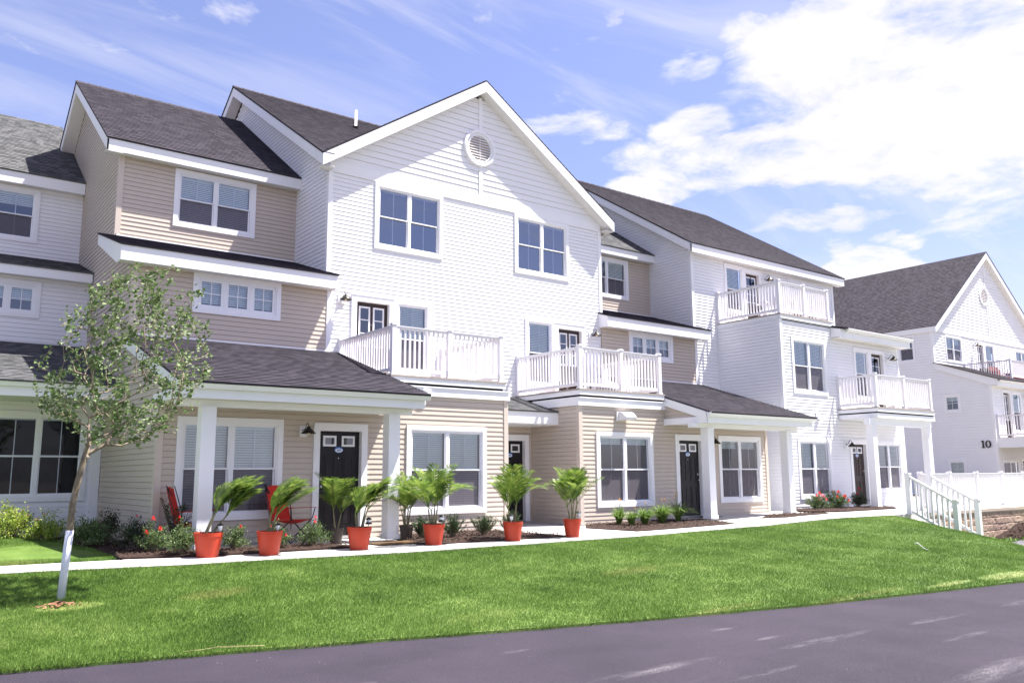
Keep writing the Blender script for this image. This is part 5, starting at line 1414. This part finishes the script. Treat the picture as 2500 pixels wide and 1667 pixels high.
# --------------------------------------------------------------- things on the far balconies
def grill(x, y, z):
    t = thing('tabletop_grill', (x, y, z), 'small dark round grill on the highest balcony', 'grill')
    MB().lathe([(.001, .30), (.10, .31), (.19, .36), (.22, .44), (.225, .47), (.19, .55), (.10, .60), (.001, .615)], (x, y, z), 18).build('kettle', M['black_metal'], t, smooth=True)
    for k in range(3):
        a = k * 2.094 + .4
        MB().tube([(x + .12 * math.cos(a), y + .12 * math.sin(a), z + .35), (x + .24 * math.cos(a), y + .24 * math.sin(a), z)], .010, 6).build('leg', M['black_metal'], t)
    MB().tube([(x - .05, y, z + .62), (x - .05, y, z + .66), (x + .05, y, z + .66), (x + .05, y, z + .62)], .01, 6).build('handle', M['brown_door'], t)
grill(23.15, 17.0, 6.13)
def wicker_seat(x, y, z, w_, label):
    t = thing('wicker_seat', (x, y, z), label, 'patio seat', 'red brown seats on the balcony of building ten')
    k = 14
    pts = [(-w_ / 2 + w_ * i / k) for i in range(k + 1)]
    bb = [(x + p, y + .30, z + .42) for p in pts]; tt = [(x + p, y + .38, z + .42 + .62 * (1 - abs(2 * p / w_) ** 3.2 * .55)) for p in pts]
    m_ = MB()
    m_.prism([*bb, *tt[::-1]], (0, .06, 0)); m_.build('backrest', M['wicker'], t)
    MB().box(x - w_ / 2, x + w_ / 2, y - .3, y + .34, z + .30, z + .44).build('seat', M['wicker'], t)
    for s in (-1, 1):
        MB().prism([(x + s * w_ / 2 - .03, y - .3, z + .441), (x + s * w_ / 2 - .03, y + .3, z + .441), (x + s * w_ / 2 - .03, y + .3, z + .72), (x + s * w_ / 2 - .03, y - .25, z + .64)], (.06, 0, 0)).build('armrest', M['wicker'], t)
        for dy in (-.25, .25): MB().box(x + s * (w_ / 2 - .06) - .03, x + s * (w_ / 2 - .06) + .03, y + dy - .03, y + dy + .03, z, z + .30).build('leg', M['wicker'], t)
    MB().box(x - w_ / 2 + .1, x - .02, y - .22, y + .26, z + .442, z + .52).build('cushion', M['plaque_white'], t)
wicker_seat(54.1, 22.3, 6.42, 1.9, 'red brown two seater on the balcony of the far building'); wicker_seat(55.9, 21.8, 6.42, 1.2, 'red brown armchair at the right edge on the balcony of the far building')
bush('balcony_plant', 'small leafy potted plant on the balcony of the far building', 'plant', 52.5, 22.6, 6.44, .8, 1.0, 'dark_leaf', 420, .10, 26, 0, seed=60)
# right balcony of the gable: low bench seen through the balusters
t = thing('balcony_bench', (15.2, 17.2, 3.26), 'low grey bench behind the balusters of the right gable balcony', 'bench')
MB().box(14.75, 15.7, 16.95, 17.35, 3.62, 3.66).build('seat', M['stone'], t)
for dx in (14.8, 15.65):
    for dy in (17.0, 17.3): MB().box(dx - .02, dx + .02, dy - .02, dy + .02, 3.26, 3.619).build('leg', M['stone'], t)

# --------------------------------------------------------------- young tree
TX, TY = 1.945, 11.25
tree = thing('young_tree', (TX, TY, lawn_z(TX, TY)), 'young leaning tree with wind tossed leaves and a white trunk guard', 'tree')
zb = lawn_z(TX, TY)
MB().tube([(TX, TY, zb - .05), (TX + .02, TY, zb + .35), (TX + .045, TY, .56)], .044, 18).build('trunk_guard', M['guard'], tree, smooth=True)
OUT = [(1.55, 2.03), (1.53, 2.55), (1.73, 2.83), (1.81, 3.14), (1.84, 3.34), (1.88, 3.53), (2.09, 3.57), (2.32, 3.68), (2.46, 3.81), (2.69, 3.74), (2.88, 3.85), (3.15, 3.61), (3.34, 3.42), (3.29, 3.25), (3.38, 3.11), (3.29, 2.89), (3.52, 2.7), (3.47, 2.47), (3.23, 2.14), (3.08, 1.93), (2.85, 1.65), (2.64, 1.51), (2.37, 1.53), (2.19, 1.58), (2.0, 1.78), (1.86, 1.85), (1.66, 1.88)]
def inside(poly, x, z):
    c = False
    for i in range(len(poly)):
        a, d_ = poly[i], poly[(i + 1) % len(poly)]
        if (a[1] > z) != (d_[1] > z) and x < (d_[0] - a[0]) * (z - a[1]) / (d_[1] - a[1]) + a[0]: c = not c
    return c
tr_ = random.Random(12)
nodes = [Vector((TX + .03, TY, .3)), Vector((TX + .045, TY, .60)), Vector((2.0, TY, .85)), Vector((2.03, TY, 1.08)), Vector((2.075, TY, 1.32)), Vector((2.10, TY, 1.44)), Vector((2.13, TY, 1.58))]
par = [-1, 0, 1, 2, 3, 4, 5]; allow = [False] * 5 + [True, True]
att = []
cxm, hwid = 2.5, 1.0
while len(att) < 470:
    x, z = tr_.uniform(1.5, 3.75), tr_.uniform(1.5, 3.9)
    if not inside(OUT, x, z): continue
    q = abs(x - 2.5) / 1.0
    yy_ = TY + tr_.uniform(-.85, .85) * math.sqrt(max(.08, 1 - q * q * .8))
    att.append(Vector((x, yy_, z)))
att.sort(key=lambda p: (p - nodes[-1]).length)
tips = []
for p in att:
    best, bi = 1e9, None
    for i, nd in enumerate(nodes):
        if not allow[i]: continue
        d_ = p - nd; L = d_.length
        if L < .03: continue
        pd = (nd - nodes[par[i]]).normalized() if par[i] >= 0 else Vector((0, 0, 1))
        cosv = pd.dot(d_) / L
        cost = L * (1.9 - cosv * .9) + (0.35 if d_.z < 0 else 0) + (.25 if cosv < .2 else 0)
        if cost < best: best, bi = cost, i
    nd = nodes[bi]; d_ = p - nd; L = d_.length; k = max(1, int(L / .13))
    pd = (nd - nodes[par[bi]]).normalized() if par[bi] >= 0 else Vector((0, 0, 1))
    prev = bi
    for s in range(1, k + 1):
        q = s / k; c = nd.lerp(p, q) + pd * (L * .22 * q * (1 - q)) + Vector((-.05 * L * math.sin(math.pi * q), 0, .05 * L * math.sin(math.pi * q))) + Vector((tr_.gauss(0, .006), tr_.gauss(0, .006), tr_.gauss(0, .006)))
        nodes.append(c); par.append(prev); allow.append(True); prev = len(nodes) - 1
    tips.append(prev)
nch = [0] * len(nodes); wgt = [0.0] * len(nodes)
for i in range(len(nodes) - 1, 0, -1):
    if wgt[i] == 0: wgt[i] = 1
    wgt[par[i]] += wgt[i]
rad = [min(.040, .0022 * math.pow(w_, .47)) for w_ in wgt]
for i, r_ in enumerate((.040, .039, .038, .036, .034, .036, .028)): rad[i] = r_
trunk = MB().tube([nodes[i] for i in range(7)], [rad[i] for i in range(7)], 14); trunk.tube([nodes[5] + Vector((-.02, 0, -.05)), nodes[5] + Vector((.035, -.02, -.01))], .034, 8, .022)
trunk.build('trunk', M['bark'], tree, smooth=True)
br = MB()
for i in range(7, len(nodes)):
    a, c = nodes[par[i]], nodes[i]; br.tube([a, c], min(rad[par[i]], rad[i] * 1.6), 5, rad[i], caps=False)
br.build('branches', M['twig'], tree, smooth=True)
V1, F1, V2, F2 = [], [], [], []
wd = Vector((.9, -.1, .12))
twn = [i for i in range(7, len(nodes)) if wgt[i] < 8 and nodes[i].z > 1.5]
for i in twn:
    tipb = 9.8 if wgt[i] < 2.5 else 4.0
    for q in range(int(tipb + tr_.random())):
        p = nodes[par[i]].lerp(nodes[i], tr_.random()) + Vector((tr_.gauss(0, .032), tr_.gauss(0, .032), tr_.gauss(0, .032)))
        tn = (nodes[i] - nodes[par[i]]).normalized()
        d_ = tn * .5 + wd * tr_.uniform(.5, 1.2) + Vector((tr_.gauss(0, .45), tr_.gauss(0, .5), tr_.gauss(0, .45)))
        V, Fc = (V2, F2) if tr_.random() < .32 else (V1, F1)
        l = tr_.uniform(.038, .066); a = d_.normalized(); sdv = a.cross(Vector((tr_.uniform(-1, 1), tr_.uniform(-1, .2), tr_.uniform(-1, 1)))).normalized(); up_ = sdv.cross(a) * (l * .22)
        n = len(V)
        V.extend([tuple(p), tuple(p + a * l * .45 + sdv * l * .45 + up_), tuple(p + a * l), tuple(p + a * l * .45 - sdv * l * .45 + up_), tuple(p + a * l * .55)])
        Fc.extend([(n, n + 1, n + 2, n + 4), (n, n + 4, n + 2, n + 3)])
c1 = MB(); c1.v, c1.f = V1, F1; c1.build('crown', M['leaf'], tree)
c1 = MB(); c1.v, c1.f = V2, F2; o = c1.build('crown', M['leaf_pale'], tree); o['label'] = 'pale turned leaf undersides'
t = MB()
for i in range(90):
    a = tr_.uniform(0, 6.28); r_ = abs(tr_.gauss(0, .09)); x, y = TX - .07 + r_ * math.cos(a) * 1.3, TY - .32 + r_ * math.sin(a) * .8; z = lawn_z(x, y) + .05 * math.exp(-r_ * 9)
    l = tr_.uniform(.01, .03); t.q((x - l, y, z), (x, y - l, z + .006), (x + l, y, z + tr_.uniform(0, .02)), (x, y + l, z + .012))
tag(t.build('loose_soil', mat('reddish_soil', (.30, .15, .09), .95, .3, 9)), kind='stuff')

# --------------------------------------------------------------- mound, rock, weeds, litter
mb = MB(); mr_ = random.Random(5); ns, nr = 26, 10
cx, cy, cz = 28.7, 11.5, -1.06
for j in range(nr + 1):
    for i in range(ns):
        q = j / nr; a = 6.283 * i / ns; r_ = 1.55 * q * (1 + .12 * math.sin(a * 3 + 1)); z = cz + .64 * (1 - q ** 1.6) * (1 + .1 * mr_.uniform(-1, 1)) + mr_.uniform(-.02, .02)
        mb.v.append((cx + r_ * math.cos(a), cy + r_ * .62 * math.sin(a), z))
for j in range(nr):
    for i in range(ns): k2 = (i + 1) % ns; mb.f.append((j * ns + i, j * ns + k2, (j + 1) * ns + k2, (j + 1) * ns + i))
mb.build('mulch_heap', M['mulch']); tag(bpy.data.objects['mulch_heap'], 'dark brown heap of mulch before the block wall', 'mulch heap')
ch = MB()
for i in range(1500):
    q = math.sqrt(mr_.random()); a = mr_.uniform(0, 6.28); x, y = cx + 1.5 * q * math.cos(a), cy + .92 * q * math.sin(a); z = cz + .66 * (1 - q ** 1.6) + .012; l = mr_.uniform(.015, .05)
    ch.q((x - l, y, z), (x, y - l * .4, z + .01), (x + l, y + l * .3, z + mr_.uniform(-.01, .02)), (x, y + l * .4, z + .012))
tag(ch.build('mulch_chips', M['chip']), kind='stuff')
rk = bmesh.new(); bmesh.ops.create_icosphere(rk, subdivisions=3, radius=1)
from mathutils import noise as mn
for vv in rk.verts:
    k = 1 + .22 * mn.noise(vv.co * 1.7) + .06 * mn.noise(vv.co * 5); vv.co = Vector((vv.co.x * .42 * k, vv.co.y * .28 * k, vv.co.z * .20 * k))
me = bpy.data.meshes.new('boulder'); rk.to_mesh(me); rk.free(); me.materials.append(M['stone'])
o = bpy.data.objects.new('boulder', me); put(o, None, T(25.75, 10.55, lawn_z(25.75, 10.55) + .06)); tag(o, 'rounded grey boulder at the right edge of the lawn', 'boulder')
wb = MB(); wr = random.Random(8); V, Fc = [], []
for i in range(110):
    x, y = wr.uniform(24.6, 29.5), 0; y = 10.9 + (x - 24.5) * -.03 + wr.gauss(0, .25); z = lawn_z(x, min(y, 12.2))
    for k in range(14):
        a = wr.uniform(0, 6.28); d_ = Vector((math.cos(a), math.sin(a), wr.uniform(.3, 1.6))); leaf_quad(V, Fc, Vector((x, y, z + .02)) + d_ * wr.uniform(0, .09), d_, wr.uniform(.06, .13), wr.uniform(.04, .07), wr)
wb.v, wb.f = V, Fc; tag(wb.build('weeds', M['weed']), kind='stuff')
s_ = MB(); zz0 = lawn_z(16.2, 8.4)
s_.tube([(16.13, 8.5, zz0 + .13), (16.17, 8.46, zz0 + .145), (16.21, 8.42, zz0 + .09), (16.235, 8.38, zz0 + .04), (16.28, 8.35, zz0 + .02), (16.31, 8.33, zz0 + .01)], .008, 6)
tag(s_.build('bent_pipe', M['rail'], smooth=True), 'short bent white pipe sticking out of the lawn', 'pipe')
s_ = MB()
for k in range(2):
    y0 = yroad(2.55 + k * .1) + .02 - k * .015
    s_.tube([(2.55 + k * .1, y0 + .03, -.455), (2.85, yroad(2.85) + .03, -.44 + k * .01), (3.25, yroad(3.25) + .0 + k * .015, -.45)], .0016, 4)
tag(s_.build('straw_stalk', M['straw']), 'dry straw stalk lying on the lawn edge by the road', 'straw')

# --------------------------------------------------------------- grass
def grass(name, region, count, hmin, hmax, seed):
    g_ = np.random.default_rng(seed)
    x, y, z = region(g_, count)
    n = len(x)
    h = g_.uniform(hmin, hmax, n) * (0.8 + .5 * np.abs(np.sin(x * 1.7 + y) * np.cos(y * 2.3 - x * .6)))
    a = g_.uniform(0, 2 * np.pi, n); w_ = g_.uniform(.0026, .0048, n)
    lx = g_.normal(.25, .45, n) * h; ly = g_.normal(0, .45, n) * h
    v = np.empty((n, 3, 3), np.float32)
    v[:, 0] = np.stack([x - np.cos(a) * w_, y - np.sin(a) * w_, z - .004], 1)
    v[:, 1] = np.stack([x + np.cos(a) * w_, y + np.sin(a) * w_, z - .004], 1)
    v[:, 2] = np.stack([x + lx, y + ly, z + h], 1)
    me = bpy.data.meshes.new(name)
    me.vertices.add(3 * n); me.vertices.foreach_set('co', v.ravel())
    me.loops.add(3 * n); me.loops.foreach_set('vertex_index', np.arange(3 * n, dtype=np.int32))
    me.polygons.add(n); me.polygons.foreach_set('loop_start', np.arange(0, 3 * n, 3, dtype=np.int32))
    me.materials.append(M['grass']); me.update(); me.validate()
    o = bpy.data.objects.new(name, me); put(o); tag(o, kind='stuff')
    return o
RX = np.array([p[0] for p in ROAD]); RY = np.array([p[1] for p in ROAD]); NX = np.array([p[0] for p in NEAR]); NY = np.array([p[1] for p in NEAR])
def sm(a, b, x): t = np.clip((x - a) / (b - a), 0, 1); return t * t * (3 - 2 * t)
def lawn_z_np(x, y):
    a, b = np.interp(x, RX, RY), np.interp(x, NX, NY); t = np.clip((y - a) / (b - a), 0, 1)
    zr = -0.475 - .35 * sm(15, 24, x); s = t * .75 + .25 * sm(0, 1, t)
    zt_ = -0.04 + .08 * sm(16, 20.5, x) - .02
    return zr + (zt_ - zr) * s + (0.012 * np.sin(x * 1.3 + y * .7) + .010 * np.sin(x * .6 - y * 1.9)) * 4 * t * (1 - t) - .85 * sm(21.8, 26, x + .6 * (12.2 - y)) * sm(0, .25, t)
def reg_main(g_, c):
    u = g_.random(c); x = .6 + 27 * u ** 1.55
    a, b = np.interp(x, RX, RY), np.interp(x, NX, NY)
    q = g_.random(c); y = a - .03 - .03 * np.sin(x * 9) * np.sin(x * 3.7 + 1) + (b - a + .05) * q
    keep = np.ones(c, bool)
    for (cx_, cy_, rx_, ry_) in DRY[:1] + DRY[4:6]:
        d2 = ((x - cx_) / rx_) ** 2 + ((y - cy_) / ry_) ** 2
        keep &= ~((d2 < .8) & (g_.random(c) < .75))
    keep &= ~((x > 22.85) & (x < 24.1) & (y > 10.8))
    x, y = x[keep], y[keep]
    return x, y, lawn_z_np(x, y)
def reg_small(g_, c):
    x = g_.uniform(1.0, 3.2, c); y = g_.uniform(13.9, 18.6, c)
    xr = np.interp(y, [13.8, 14.6, 15.5, 16.6, 17.9, 18.7], [3.08, 3.18, 3.15, 3.0, 2.6, 1.9])
    yl = np.interp(x, [1.0, 2.6, 3.1], [14.13, 13.88, 13.88])
    k = (x < xr + .02) & (y > yl); x, y = x[k], y[k]
    return x, y, -0.045 + .15 * sm(14.5, 18.5, y)
grass('grass', reg_main, 900000, .018, .042, 1)
grass('grass', reg_small, 90000, .018, .04, 2)

# grit and clippings scattered over the road near the verge
gr = MB(); g2 = random.Random(77)
for i in range(420):
    x = g2.uniform(1, 16); y = yroad(x) - abs(g2.gauss(0, 1.6)) * (0.35 if g2.random() < .6 else 1.4) - .01; z = -.505 - .025 * min(1, (yroad(x) + .15 - y) / 16) + .0035; l = g2.uniform(.003, .009)
    a = g2.uniform(0, 6.28); ca, sa = math.cos(a) * l, math.sin(a) * l
    gr.q((x - ca, y - sa, z), (x + sa * .5, y - ca * .5, z + .002), (x + ca, y + sa, z + .003), (x - sa * .5, y + ca * .5, z + .004))
tag(gr.build('road_grit', M['grit']), kind='stuff')
